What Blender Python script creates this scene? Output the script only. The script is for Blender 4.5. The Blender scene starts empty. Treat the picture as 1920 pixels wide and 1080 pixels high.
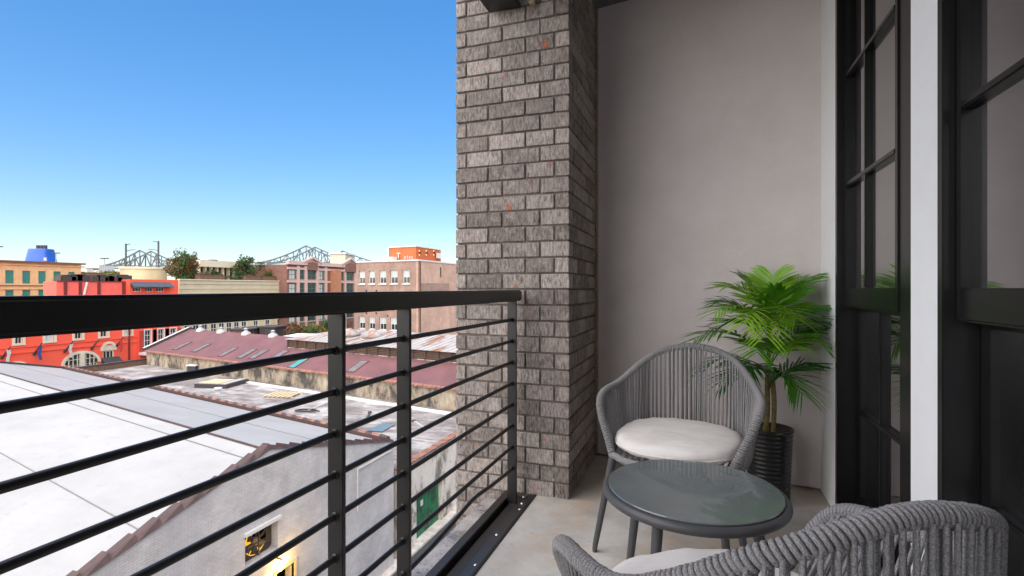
import bpy, bmesh, math, random
from mathutils import Vector, Matrix
random.seed(7)
R = math.radians
scene = bpy.context.scene
col = scene.collection

# ------------------------------------------------------------------ camera
CAM_H = 1.085            # eye height above the balcony floor (z = 0)
FPX = 967.0              # focal length in photo pixels (1920 wide)
YAW = math.atan(345 / 967.0)
cam_d = bpy.data.cameras.new('camera'); cam = bpy.data.objects.new('camera', cam_d); col.objects.link(cam)
cam_d.sensor_width = 36; cam_d.lens = 36 * FPX / 1920; cam_d.clip_start = .02; cam_d.clip_end = 9000
cam.location = (0, 0, CAM_H); cam.rotation_euler = (R(90), 0, YAW)
scene.camera = cam
# ------------------------------------------------------------------ sky and sun
SUN_EL, SUN_AZ = R(44), math.atan2(.05, -.99)     # azimuth clockwise from +Y
w = bpy.data.worlds.new('World'); scene.world = w; w.use_nodes = True
nt = w.node_tree; bg = nt.nodes['Background']
sky = nt.nodes.new('ShaderNodeTexSky'); sky.sky_type = 'NISHITA'; sky.sun_disc = False
sky.sun_elevation = SUN_EL; sky.sun_rotation = SUN_AZ; sky.air_density = 1.0; sky.dust_density = .4; sky.ozone_density = 4.0
hs = nt.nodes.new('ShaderNodeHueSaturation'); hs.inputs['Saturation'].default_value = 1.72; hs.inputs['Hue'].default_value = .508
gm = nt.nodes.new('ShaderNodeGamma'); gm.inputs[1].default_value = .58; nt.links.new(sky.outputs[0], gm.inputs[0]); nt.links.new(gm.outputs[0], hs.inputs['Color']); nt.links.new(hs.outputs[0], bg.inputs[0]); bg.inputs[1].default_value = .115
sd = bpy.data.lights.new('sun', 'SUN'); sun = bpy.data.objects.new('sun', sd); col.objects.link(sun)
sd.energy = 3.0; sd.angle = R(146); sd.color = (1, .905, .80)
sv = Vector((math.sin(SUN_AZ) * math.cos(SUN_EL), math.cos(SUN_AZ) * math.cos(SUN_EL), math.sin(SUN_EL)))
sun.rotation_euler = sv.to_track_quat('Z', 'Y').to_euler(); sun.location = (30, -30, 40)
# ------------------------------------------------------------------ exposure
scene.view_settings.view_transform = 'Standard'; scene.view_settings.look = 'None'
scene.view_settings.gamma = 1; scene.view_settings.exposure = 1.8; scene.view_settings.use_curve_mapping = False
scene.render.engine = 'CYCLES'
scene.cycles.max_bounces = 8; scene.cycles.transparent_max_bounces = 12

# ------------------------------------------------------------------ pixel -> place helpers
CY, SY = math.cos(YAW), math.sin(YAW)
def ray(u, v):
    a = (u - 960) / FPX; b = (540 - v) / FPX
    return Vector((a * CY - SY, CY + a * SY, b))
EYE = Vector((0, 0, CAM_H))
def P_d(u, v, d): return EYE + ray(u, v) * d
def P_z(u, v, z): r = ray(u, v); return EYE + r * ((z - CAM_H) / r.z)
def P_x(u, v, X): r = ray(u, v); return EYE + r * (X / r.x)
def P_plane(u, v, p, n): r = ray(u, v); return EYE + r * ((p - EYE).dot(n) / r.dot(n))

# ------------------------------------------------------------------ materials
MATS = {}
def nodes(name):
    m = bpy.data.materials.new(name); m.use_nodes = True
    t = m.node_tree; return m, t, t.nodes['Principled BSDF']
def N(t, kind, **kw):
    n = t.nodes.new(kind)
    for k, v in kw.items():
        if k in n.inputs: n.inputs[k].default_value = v
        else: setattr(n, k, v)
    return n
def coords(t, scale=(1, 1, 1), obj=True):
    tc = N(t, 'ShaderNodeTexCoord'); mp = N(t, 'ShaderNodeMapping')
    t.links.new(tc.outputs['Object' if obj else 'Generated'], mp.inputs[0]); mp.inputs['Scale'].default_value = scale
    return mp.outputs[0]
def noise(t, vec, scale, detail=4, rough=.6):
    n = N(t, 'ShaderNodeTexNoise'); n.inputs['Scale'].default_value = scale; n.inputs['Detail'].default_value = detail
    n.inputs['Roughness'].default_value = rough
    if vec: t.links.new(vec, n.inputs['Vector'])
    return n.outputs[0]
def ramp(t, fac, stops):
    r = N(t, 'ShaderNodeValToRGB'); e = r.color_ramp.elements
    while len(e) < len(stops): e.new(.5)
    for k, (p, c) in zip(e, stops):
        k.position = p; k.color = (*c, 1) if len(c) == 3 else c
    t.links.new(fac, r.inputs[0]); return r.outputs[0]
def mix(t, fac, a, b, mode='MIX'):
    m = N(t, 'ShaderNodeMix'); m.data_type = 'RGBA'; m.blend_type = mode
    for s, v in ((0, fac), (6, a), (7, b)):
        if isinstance(v, (int, float)): m.inputs[s].default_value = v
        elif isinstance(v, tuple): m.inputs[s].default_value = (*v, 1)
        else: t.links.new(v, m.inputs[s])
    return m.outputs[2]
def bump(t, b, h, strength=.3, dist=.01):
    n = N(t, 'ShaderNodeBump'); n.inputs['Strength'].default_value = strength; n.inputs['Distance'].default_value = dist
    t.links.new(h, n.inputs['Height']); t.links.new(n.outputs[0], b.inputs['Normal'])
def grey(v): return (v, v, v)
def basic(name, c, rough=.6, metal=0, var=.15, scale=4, bmp=0, bscale=60, stretch=(1, 1, 1), spec=.5, c2=None, lo=.35, hi=.65, bd=.005):
    """colour with an uneven second tone, and fine relief"""
    m, t, b = nodes(name); v = coords(t, stretch)
    d = c2 if c2 else tuple(x * (1 - var) for x in c)
    f = noise(t, v, scale, 5, .65)
    t.links.new(ramp(t, f, [(lo, d), (hi, c)]), b.inputs['Base Color'])
    b.inputs['Roughness'].default_value = rough; b.inputs['Metallic'].default_value = metal
    b.inputs['Specular IOR Level'].default_value = spec
    if bmp: bump(t, b, noise(t, v, bscale, 4, .7), bmp, bd)
    MATS[name] = m; return m
def M(n): return MATS[n]

def mk_brick():
    m, t, b = nodes('grey_brick'); oi = N(t, 'ShaderNodeObjectInfo')
    v = coords(t); vs = coords(t, (1, 1, .25))
    add = N(t, 'ShaderNodeVectorMath', operation='ADD'); mul = N(t, 'ShaderNodeVectorMath', operation='SCALE'); mul.inputs['Scale'].default_value = 7
    t.links.new(oi.outputs['Location'], mul.inputs[0]); t.links.new(mul.outputs[0], add.inputs[0]); t.links.new(vs, add.inputs[1])
    add2 = N(t, 'ShaderNodeVectorMath', operation='ADD'); t.links.new(mul.outputs[0], add2.inputs[0]); t.links.new(v, add2.inputs[1])
    base = ramp(t, oi.outputs['Random'], [(0, (.20, .170, .150)), (.5, (.29, .25, .225)), (1, (.39, .34, .305))])
    streak = noise(t, add.outputs[0], 110, 5, .75)
    c = mix(t, .9, base, ramp(t, streak, [(.33, grey(.12)), (.52, grey(.5)), (.7, grey(.85))]), 'OVERLAY')
    blot = noise(t, add2.outputs[0], 16, 5, .7)
    c = mix(t, ramp(t, blot, [(.52, grey(0)), (.72, grey(.6))]), c, (.50, .44, .40))
    c = mix(t, ramp(t, noise(t, add2.outputs[0], 9, 4, .7), [(.60, grey(0)), (.75, grey(.5))]), c, (.30, .15, .115))
    c = mix(t, ramp(t, noise(t, add2.outputs[0], 11, 3, .5), [(.70, grey(0)), (.735, grey(1))]), c, (.62, .12, .03))
    c = mix(t, ramp(t, noise(t, add2.outputs[0], 70, 2, .5), [(.70, grey(0)), (.78, grey(.8))]), c, (.66, .62, .58))
    t.links.new(c, b.inputs['Base Color']); b.inputs['Roughness'].default_value = .9; b.inputs['Specular IOR Level'].default_value = .25
    bump(t, b, noise(t, add2.outputs[0], 75, 6, .75), .9, .006); MATS['grey_brick'] = m
mk_brick()
basic('mortar', (.21, .175, .155), .95, var=.4, scale=20, bmp=.8, bscale=120)
basic('plaster', (.72, .655, .64), .9, c2=(.65, .59, .575), scale=2.2, bmp=.8, bscale=170, spec=.2, bd=.004)
basic('white_plaster', (.87, .87, .87), .9, var=.06, scale=3, bmp=.5, bscale=170, spec=.2, bd=.004)
basic('ceiling_paint', (.16, .15, .15), .9, var=.08, scale=2, bmp=.3, bscale=120)
def mk_concrete():
    m, t, b = nodes('concrete'); v = coords(t)
    c = ramp(t, noise(t, v, 2.2, 6, .65), [(.32, (.36, .335, .30)), (.5, (.55, .525, .485)), (.68, (.70, .675, .63))])
    c = mix(t, ramp(t, noise(t, v, 3.1, 5, .7), [(.47, grey(0)), (.66, grey(.7))]), c, (.58, .44, .31))
    c = mix(t, ramp(t, noise(t, v, 45, 3, .6), [(.68, grey(0)), (.74, grey(.7))]), c, (.16, .15, .14))
    c = mix(t, ramp(t, noise(t, v, 1.3, 3, .6), [(.58, grey(0)), (.75, grey(.4))]), c, (.36, .36, .35))
    t.links.new(c, b.inputs['Base Color']); b.inputs['Roughness'].default_value = .72
    bump(t, b, noise(t, v, 90, 6, .7), .35, .004); MATS['concrete'] = m
mk_concrete()
basic('black_metal', (.013, .0115, .0115), .34, var=.3, scale=9, bmp=.07, bscale=260)
basic('flashing', (.022, .019, .018), .5, var=.5, scale=6, bmp=.25, bscale=40)
def mk_ledge():
    m, t, b = nodes('wet_ledge'); v = coords(t)
    f = noise(t, v, 5, 6, .7)
    c = ramp(t, f, [(.32, (.09, .08, .075)), (.48, (.28, .25, .235)), (.66, (.42, .39, .365))])
    c = mix(t, ramp(t, noise(t, v, 70, 4, .7), [(.56, grey(0)), (.64, grey(.8))]), c, (.04, .03, .028))
    t.links.new(c, b.inputs['Base Color']); t.links.new(ramp(t, f, [(.4, grey(.18)), (.65, grey(.6))]), b.inputs['Roughness'])
    bump(t, b, noise(t, v, 60, 5, .7), .4, .004); MATS['wet_ledge'] = m
mk_ledge()
basic('rivet', (.7, .7, .7), .3, metal=.8, var=.1)
basic('frame_paint', (.010, .010, .0105), .27, var=.2, scale=6, bmp=.05, bscale=90)
basic('bead', (.42, .33, .22), .8, var=.3, scale=12)
def mk_cord():
    m, t, b = nodes('grey_cord'); v = coords(t)
    f = noise(t, v, 420, 2, .6)
    c = ramp(t, f, [(.3, (.13, .126, .128)), (.7, (.37, .36, .362))])
    t.links.new(c, b.inputs['Base Color']); b.inputs['Roughness'].default_value = .85; b.inputs['Specular IOR Level'].default_value = .2
    bump(t, b, f, .8, .002); MATS['grey_cord'] = m
mk_cord()
basic('leg_metal', (.075, .075, .08), .45, var=.12, scale=20, bmp=.05, bscale=300)
def mk_cushion():
    m, t, b = nodes('cushion'); v = coords(t)
    wr = noise(t, coords(t, (1, 2.2, 1)), 9, 4, .55); fb2 = noise(t, v, 700, 2, .6)
    t.links.new(ramp(t, noise(t, v, 6, 4, .6), [(.35, (.70, .66, .63)), (.65, (.80, .765, .735))]), b.inputs['Base Color']); b.inputs['Roughness'].default_value = .95; b.inputs['Specular IOR Level'].default_value = .15
    n1 = N(t, 'ShaderNodeBump'); n1.inputs['Strength'].default_value = .6; n1.inputs['Distance'].default_value = .012; t.links.new(wr, n1.inputs['Height'])
    n2 = N(t, 'ShaderNodeBump'); n2.inputs['Strength'].default_value = .4; n2.inputs['Distance'].default_value = .0015; t.links.new(fb2, n2.inputs['Height']); t.links.new(n1.outputs[0], n2.inputs['Normal']); t.links.new(n2.outputs[0], b.inputs['Normal']); MATS['cushion'] = m
mk_cushion()
basic('plastic_pot', (.014, .014, .015), .3, var=.2, scale=20)
basic('pot_soil', (.12, .09, .05), .95, var=.6, scale=60, bmp=1, bscale=90)
basic('palm_trunk', (.26, .22, .06), .7, c2=(.13, .08, .03), scale=30, bmp=.6, bscale=60, stretch=(1, 1, 3))
def leafmat(name, a, b_, rough=.33):
    m, t, b = nodes(name); oi = N(t, 'ShaderNodeObjectInfo'); v = coords(t)
    c = mix(t, noise(t, v, 14, 3, .6), a, b_)
    c = mix(t, oi.outputs['Random'], c, tuple(x * .7 for x in b_))
    t.links.new(c, b.inputs['Base Color']); b.inputs['Roughness'].default_value = rough
    b.inputs['Transmission Weight'].default_value = 0; b.inputs['Subsurface Weight'].default_value = 0
    tr = N(t, 'ShaderNodeBsdfTranslucent'); t.links.new(c, tr.inputs[0]); ms = N(t, 'ShaderNodeMixShader'); ms.inputs[0].default_value = .25
    t.links.new(b.outputs[0], ms.inputs[1]); t.links.new(tr.outputs[0], ms.inputs[2]); t.links.new(ms.outputs[0], t.nodes['Material Output'].inputs[0])
    MATS[name] = m
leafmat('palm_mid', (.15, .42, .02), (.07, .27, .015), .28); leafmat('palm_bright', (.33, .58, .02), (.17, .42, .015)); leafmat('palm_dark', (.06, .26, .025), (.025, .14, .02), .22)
def mk_table_glass():
    m, t, b = nodes('table_glass'); b.inputs['Base Color'].default_value = (.1, .13, .13, 1); b.inputs['Roughness'].default_value = .22
    b.inputs['Coat Weight'].default_value = 1; b.inputs['Coat Roughness'].default_value = .03
    f = noise(t, coords(t), 7, 4, .6); t.links.new(ramp(t, f, [(.3, (.125, .15, .155)), (.7, (.155, .185, .19))]), b.inputs['Base Color'])
    MATS['table_glass'] = m
mk_table_glass()
def mk_glass(name, tint, rough=.0, ior=1.52, refl=1.0):
    m, t, b = nodes(name); t.nodes.remove(b)
    tr = N(t, 'ShaderNodeBsdfTransparent'); tr.inputs[0].default_value = (*tint, 1)
    gl = N(t, 'ShaderNodeBsdfGlossy'); gl.inputs['Roughness'].default_value = rough
    fr = N(t, 'ShaderNodeFresnel'); fr.inputs[0].default_value = ior
    ml = N(t, 'ShaderNodeMath', operation='MULTIPLY'); ml.inputs[1].default_value = refl; ml.use_clamp = True; t.links.new(fr.outputs[0], ml.inputs[0])
    ms = N(t, 'ShaderNodeMixShader'); t.links.new(ml.outputs[0], ms.inputs[0]); t.links.new(tr.outputs[0], ms.inputs[1]); t.links.new(gl.outputs[0], ms.inputs[2])
    t.links.new(ms.outputs[0], t.nodes['Material Output'].inputs[0]); MATS[name] = m
mk_glass('lower_glass', (.45, .58, .55), .006, 1.5, 1.7); mk_glass('window_glass', (.62, .66, .65), .012, 1.5, .6)
basic('far_glass', (.03, .045, .045), .12, var=.4, scale=2, spec=.6)
basic('room_wall', (.30, .27, .26), .9); basic('room_floor', (.10, .07, .05), .6)
basic('backing_mauve', (.17, .14, .145), .9, var=.2, scale=3)
# city
basic('asphalt', (.055, .055, .055), .9, var=.3, scale=.4, bmp=.4, bscale=8)
basic('land', (.10, .10, .085), .95, var=.4, scale=.02)
def mk_white_roof():
    m, t, b = nodes('white_roof'); v = coords(t); vs = coords(t, (.25, 1, 1))
    c = ramp(t, noise(t, v, .35, 6, .65), [(.3, (.29, .285, .273)), (.6, (.335, .329, .318))])
    c = mix(t, ramp(t, noise(t, vs, 1.6, 6, .7), [(.5, grey(0)), (.8, grey(.5))]), c, (.235, .237, .235))
    c = mix(t, ramp(t, noise(t, v, 2.2, 3, .5), [(.66, grey(0)), (.76, grey(.4))]), c, (.21, .20, .19))
    t.links.new(c, b.inputs['Base Color']); b.inputs['Roughness'].default_value = .55; bump(t, b, noise(t, v, 5, 5, .6), .25, .03); MATS['white_roof'] = m
mk_white_roof()
def brickwall(name, c1, c2, mortar, scale=1., rough=.9, stain=None, stain_amt=.5, sscale=.5, relief=.5):
    """fine painted or bare brick for walls whose bricks are only a pixel or two"""
    m, t, b = nodes(name); tc = N(t, 'ShaderNodeTexCoord'); sep = N(t, 'ShaderNodeSeparateXYZ'); t.links.new(tc.outputs['Object'], sep.inputs[0])
    ad = N(t, 'ShaderNodeMath', operation='ADD'); t.links.new(sep.outputs[0], ad.inputs[0]); t.links.new(sep.outputs[1], ad.inputs[1])
    cb = N(t, 'ShaderNodeCombineXYZ'); t.links.new(ad.outputs[0], cb.inputs[0]); t.links.new(sep.outputs[2], cb.inputs[1])
    bt = N(t, 'ShaderNodeTexBrick'); t.links.new(cb.outputs[0], bt.inputs['Vector'])
    bt.inputs['Color1'].default_value = (*c1, 1); bt.inputs['Color2'].default_value = (*c2, 1); bt.inputs['Mortar'].default_value = (*mortar, 1)
    bt.inputs['Scale'].default_value = scale; bt.inputs['Brick Width'].default_value = .22; bt.inputs['Row Height'].default_value = .075; bt.inputs['Mortar Size'].default_value = .008
    v = coords(t); c = bt.outputs[0]
    c = mix(t, .8, c, ramp(t, noise(t, v, 1.1, 6, .7), [(.25, grey(.33)), (.75, grey(.66))]), 'OVERLAY')
    if stain: c = mix(t, ramp(t, noise(t, coords(t, (1, 1, .45)), sscale, 6, .7), [(.45, grey(0)), (.7, grey(stain_amt))]), c, stain)
    t.links.new(c, b.inputs['Base Color']); b.inputs['Roughness'].default_value = rough
    bump(t, b, bt.outputs['Fac'], -relief, .01); MATS[name] = m
brickwall('white_brick', (.53, .495, .475), (.47, .44, .425), (.38, .35, .335), stain=(.40, .38, .38), stain_amt=.45, sscale=.8, relief=.8)
brickwall('brown_brick', (.34, .20, .145), (.27, .16, .12), (.36, .29, .24), stain=(.17, .10, .075), stain_amt=.6, sscale=.35)
brickwall('sunlit_brown_brick', (.47, .28, .205), (.40, .235, .17), (.46, .34, .27), stain=(.60, .40, .30), stain_amt=.8, sscale=.25)  # paler copy of the brown brick, with the side wall's sunlight in its colour
brickwall('dark_red_brick', (.21, .085, .06), (.16, .07, .052), (.20, .13, .10))
brickwall('orange_brick', (.46, .17, .075), (.40, .15, .07), (.40, .22, .14))
brickwall('tan_brick', (.62, .38, .19), (.57, .345, .17), (.56, .37, .21), stain=(.52, .33, .18), stain_amt=.5)
def mk_tar():
    m, t, b = nodes('tar_roof'); v = coords(t); vs = coords(t, (.2, 1.2, 1))
    c = ramp(t, noise(t, v, .5, 7, .7), [(.3, (.09, .075, .068)), (.45, (.21, .19, .18)), (.60, (.36, .345, .335)), (.72, (.52, .51, .50))])
    c = mix(t, ramp(t, noise(t, vs, 1.3, 6, .7), [(.48, grey(0)), (.62, grey(.8))]), c, (.12, .095, .085))
    t.links.new(c, b.inputs['Base Color']); b.inputs['Roughness'].default_value = .8; bump(t, b, noise(t, v, 6, 5, .7), .4, .03); MATS['tar_roof'] = m
mk_tar()
basic('maroon_roof', (.150, .060, .064), .75, c2=(.105, .044, .048), scale=.5, bmp=.4, bscale=5, bd=.02)
def stained(name, base, mid, dark, sc=.7):
    m, t, b = nodes(name); v = coords(t, (1, 1, .5))
    c = ramp(t, noise(t, v, sc, 7, .72), [(.42, dark), (.52, mid), (.66, base)])
    c = mix(t, ramp(t, noise(t, coords(t), sc * 2.2, 5, .7), [(.58, grey(0)), (.68, grey(.8))]), c, (.40, .19, .08))
    t.links.new(c, b.inputs['Base Color']); b.inputs['Roughness'].default_value = .95; bump(t, b, noise(t, v, 9, 5, .7), .4, .02); MATS[name] = m
stained('stained_wall', (.48, .40, .29), (.30, .25, .18), (.07, .06, .05))
stained('stained_white_wall', (.66, .60, .53), (.60, .54, .47), (.20, .17, .14), .9)
basic('tile', (.085, .042, .037), .6, c2=(.05, .03, .028), scale=3, bmp=.4, bscale=20)
basic('terracotta', (.34, .15, .10), .8, c2=(.15, .08, .06), scale=2, bmp=.3, bscale=20)
basic('rust_metal_roof', (.34, .325, .31), .6, c2=(.24, .12, .075), scale=.8, lo=.40, hi=.52, stretch=(1, .3, 1), bmp=.2, bscale=8)
basic('dark_slat', (.085, .05, .045), .8, c2=(.045, .032, .03), scale=1.2)
basic('red_paint', (.78, .085, .04), .75, c2=(.70, .10, .06), scale=.4, bmp=.2, bscale=8, lo=.3, hi=.6)
basic('red_paint_upper', (.74, .13, .095), .75, var=.12, scale=.4)
basic('dark_red', (.14, .02, .018), .7); basic('shutter_red', (.40, .045, .03), .6)
basic('cream_paint', (.52, .44, .28), .8, c2=(.45, .37, .23), scale=.5); basic('cream_trim', (.58, .52, .40), .8, var=.1)
basic('white_trim', (.62, .60, .57), .7, var=.1); basic('pink_trim', (.56, .38, .33), .8, var=.1); basic('seam_grey', (.19, .18, .17), .8); basic('grey_trim', (.40, .40, .39), .6)
basic('teal_shutter', (.035, .20, .165), .55, var=.2, scale=3); basic('green_sash', (.05, .15, .10), .5)
basic('green_door', (.018, .15, .06), .6, c2=(.02, .05, .03), scale=1.1, lo=.4, hi=.55)
basic('funnel_blue', (.015, .09, .42), .4, var=.2, scale=.2); basic('soot', (.05, .04, .04), .7)
basic('orange_panel', (.52, .13, .03), .6, c2=(.42, .10, .03), scale=.8)
basic('bridge_steel', (.11, .125, .14), .6); basic('lamp_steel', (.06, .065, .07), .5)
basic('awning_dark', (.03, .035, .04), .6); basic('blind', (.46, .48, .465), .8, var=.08); basic('pale_wall', (.62, .62, .62), .8)
basic('brown_timber', (.16, .09, .055), .8, var=.4); basic('pale_timber', (.55, .44, .27), .85, var=.2)
basic('blue_panel', (.12, .18, .22), .5); basic('skylight', (.17, .16, .15), .4, c2=(.10, .095, .09), scale=2); basic('teal_skylight', (.05, .28, .27), .4)
basic('bark', (.13, .09, .06), .9, var=.4, scale=6, bmp=.6, bscale=20)
leafmat('leaf_green', (.075, .14, .03), (.04, .085, .02), .6); leafmat('leaf_olive', (.16, .15, .03), (.08, .085, .02), .6)
leafmat('leaf_orange', (.24, .10, .02), (.12, .06, .015), .6); leafmat('leaf_yellow', (.30, .24, .03), (.16, .14, .02), .6)
basic('fan_steel', (.05, .04, .03), .5, var=.4, scale=8); basic('fan_hub', (.42, .26, .17), .5); basic('flag_red', (.5, .03, .03), .8); basic('flag_white', (.5, .46, .46), .8); basic('flag_blue', (.03, .05, .2), .8)
def glow(name, c, s, base=(.5, .4, .2)):
    m, t, b = nodes(name); b.inputs['Base Color'].default_value = (*base, 1); b.inputs['Emission Color'].default_value = (*c, 1); b.inputs['Emission Strength'].default_value = s; MATS[name] = m
glow('lit_bulb', (1, .68, .16), 4); glow('lit_room', (1, .50, .04), .32, (.3, .2, .05)); glow('wall_light', (1, .5, .1), .5)

# ------------------------------------------------------------------ mesh helpers
def root_of(o):
    while o.parent: o = o.parent
    return o
class MB:
    def __init__(s): s.v = []; s.f = []; s.smooth = []
    def add(s, vs, fs, smooth=False):
        o = len(s.v); s.v += [Vector(p) for p in vs]; s.f += [tuple(i + o for i in f) for f in fs]; s.smooth += [smooth] * len(fs); return s
    def quad(s, a, b, c, d): return s.add([a, b, c, d], [(0, 1, 2, 3)])
    def poly(s, pts): return s.add(pts, [tuple(range(len(pts)))])
    def box(s, lo, hi):
        (x0, y0, z0), (x1, y1, z1) = lo, hi
        return s.hexa([(x0, y0, z0), (x1, y0, z0), (x1, y1, z0), (x0, y1, z0), (x0, y0, z1), (x1, y0, z1), (x1, y1, z1), (x0, y1, z1)])
    def hexa(s, p): return s.add(p, [(3, 2, 1, 0), (4, 5, 6, 7), (0, 1, 5, 4), (1, 2, 6, 5), (2, 3, 7, 6), (3, 0, 4, 7)])
    def prism(s, pts, off):
        n = len(pts); off = Vector(off); b = [Vector(p) for p in pts]; t = [p + off for p in b]
        return s.add(b + t, [tuple(range(n))[::-1], tuple(range(n, 2 * n))] + [(i, (i + 1) % n, n + (i + 1) % n, n + i) for i in range(n)])
    def bar(s, a, b, w, h=None, up=(0, 0, 1)):
        a = Vector(a); b = Vector(b); h = h or w; d = (b - a).normalized(); u = Vector(up)
        if abs(d.dot(u)) > .98: u = Vector((1, 0, 0))
        x = d.cross(u).normalized() * w / 2; y = x.cross(d).normalized() * h / 2
        return s.hexa([a - x - y, a + x - y, a + x + y, a - x + y, b - x - y, b + x - y, b + x + y, b - x + y])
    def tube(s, path, r, seg=8, cap=True, closed=False):
        path = [Vector(p) for p in path]; n = len(path); rings = []
        rr = r if callable(r) else (lambda i: r)
        u = None
        for i, p in enumerate(path):
            if closed: d = (path[(i + 1) % n] - path[i - 1]).normalized()
            else: d = (path[min(i + 1, n - 1)] - path[max(i - 1, 0)]).normalized()
            if u is None:
                u = d.cross(Vector((0, 0, 1)))
                if u.length < .05: u = d.cross(Vector((1, 0, 0)))
            u = (u - d * u.dot(d)).normalized(); w_ = d.cross(u)
            rings.append([p + (u * math.cos(a) + w_ * math.sin(a)) * rr(i) for a in [2 * math.pi * k / seg for k in range(seg)]])
        vs = [q for g in rings for q in g]; fs = []
        for i in range(n if closed else n - 1):
            j = (i + 1) % n
            for k in range(seg): fs.append((i * seg + k, i * seg + (k + 1) % seg, j * seg + (k + 1) % seg, j * seg + k))
        s.add(vs, fs, True)
        if cap and not closed: s.add(rings[0], [tuple(range(seg))[::-1]]); s.add(rings[-1], [tuple(range(seg))])
        return s
    def lathe(s, c, prof, seg=32, smooth=True):
        c = Vector(c); vs = []; fs = []; n = len(prof)
        for r, z in prof: vs += [c + Vector((r * math.cos(2 * math.pi * k / seg), r * math.sin(2 * math.pi * k / seg), z)) for k in range(seg)]
        for i in range(n - 1):
            for k in range(seg): fs.append((i * seg + k, i * seg + (k + 1) % seg, (i + 1) * seg + (k + 1) % seg, (i + 1) * seg + k))
        return s.add(vs, fs, smooth)
    def mesh(s, name, mat, off=Vector((0, 0, 0))):
        me = bpy.data.meshes.new(name); me.from_pydata([p - off for p in s.v], [], s.f); me.materials.append(M(mat) if isinstance(mat, str) else mat)
        me.polygons.foreach_set('use_smooth', s.smooth); me.update(); return me
    def build(s, name, mat, parent=None, bevel=0, kind=None, seg=2):
        if parent: off = root_of(parent).matrix_basis.translation.copy()
        else:
            xs = [p.x for p in s.v]; ys = [p.y for p in s.v]; off = Vector(((min(xs) + max(xs)) / 2, (min(ys) + max(ys)) / 2, min(p.z for p in s.v)))
        me = s.mesh(name, mat, off)
        if bevel:
            bm = bmesh.new(); bm.from_mesh(me); bmesh.ops.remove_doubles(bm, verts=bm.verts, dist=1e-5)
            bmesh.ops.bevel(bm, geom=[e for e in bm.edges if len(e.link_faces) == 2 and e.calc_face_angle(0) > .6], offset=bevel, segments=seg, affect='EDGES', clamp_overlap=True); bm.to_mesh(me); bm.free()
        o = bpy.data.objects.new(name, me); col.objects.link(o)
        if parent: o.parent = parent
        else: o.location = off
        if kind: o['kind'] = kind
        return o
def tag(o, label, cat, group=None):
    o['label'] = label; o['category'] = cat
    if group: o['group'] = group
    return o
def thing(name, loc, label, cat, group=None):
    o = bpy.data.objects.new(name, None); col.objects.link(o); o.location = loc; o.empty_display_size = .2; return tag(o, label, cat, group)
def copy_tree(o, parent=None):
    c = o.copy(); col.objects.link(c); c.parent = parent
    for ch in o.children: copy_tree(ch, c)
    return c
def struct(mb, name, mat, bevel=0): return mb.build(name, mat, None, bevel, 'structure')
def catmull(P, n=8, closed=False):
    P = [Vector(p) for p in P]; out = []; m = len(P)
    if closed: g = lambda i: P[i % m]
    else:
        Q = [2 * P[0] - P[1]] + P + [2 * P[-1] - P[-2]]; g = lambda i: Q[i + 1]
    for i in range(m if closed else m - 1):
        a, b, c, d = g(i - 1), g(i), g(i + 1), g(i + 2)
        for k in range(n):
            t = k / n; out.append(.5 * ((2 * b) + (c - a) * t + (2 * a - 5 * b + 4 * c - d) * t * t + (3 * b - a - 3 * c + d) * t ** 3))
    if not closed: out.append(P[-1])
    return out
def resample(path, step):
    out = [path[0]]; acc = 0; need = step
    for a, b in zip(path, path[1:]):
        L = (b - a).length; p = 0
        while acc + (L - p) >= need - 1e-9:
            p += need - acc; acc = 0; out.append(a.lerp(b, min(p / L, 1)))
        acc += L - p
    return out

# ================================================================== BALCONY
FE, RAILX, LEDGE = -.797, -.89, -1.08            # floor edge, railing plane, outer edge of the slab
PX0, PX1, PY = -1.254, -.612, 2.588             # brick pillar
WX = .63                                         # window wall
ZC = 2.90                                        # ceiling
def end_y(x): return 3.34 + (x + .61) * (3.15 - 3.34) / (WX + .61)
BACK = -2.0
mb = MB(); mb.hexa([(FE, BACK, -.25), (WX + .2, BACK, -.25), (WX + .2, 3.6, -.25), (FE, 3.6, -.25), (FE, BACK, 0), (WX + .2, BACK, 0), (WX + .2, 3.6, 0), (FE, 3.6, 0)])
struct(mb, 'balcony_floor', 'concrete', .003)
struct(MB().box((LEDGE, BACK, -.25), (FE - .002, 2.585, -.05)), 'balcony_ledge', 'wet_ledge', .004)
struct(MB().box((LEDGE - .05, BACK, ZC), (WX + .25, 3.7, ZC + .3)), 'balcony_ceiling', 'ceiling_paint')
mb = MB(); mb.hexa([(-.72, end_y(-.72), -.002), (WX, end_y(WX), -.002), (WX + .1, end_y(WX) + .4, -.002), (-.72, end_y(-.72) + .4, -.002), (-.72, end_y(-.72), ZC - .002), (WX, end_y(WX), ZC - .002), (WX + .1, end_y(WX) + .4, ZC - .002), (-.72, end_y(-.72) + .4, ZC - .002)])
for vv in mb.v:
    if vv.z < 0: vv.z = .012
ew = struct(mb, 'end_wall', 'plaster')
bk_ = struct(MB().box((-1.12, BACK - .3, .004), (WX + .2, BACK - .001, ZC - .004)), 'unseen_back_wall', 'plaster')  # unseen wall added to stop light flooding the end wall from behind
MBb = MB().bar((-.603, end_y(-.603) - .004, .012), (-.603, end_y(-.603) - .004, ZC - .01), .012); bd = MBb.build('corner_bead', 'bead', ew)

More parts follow.
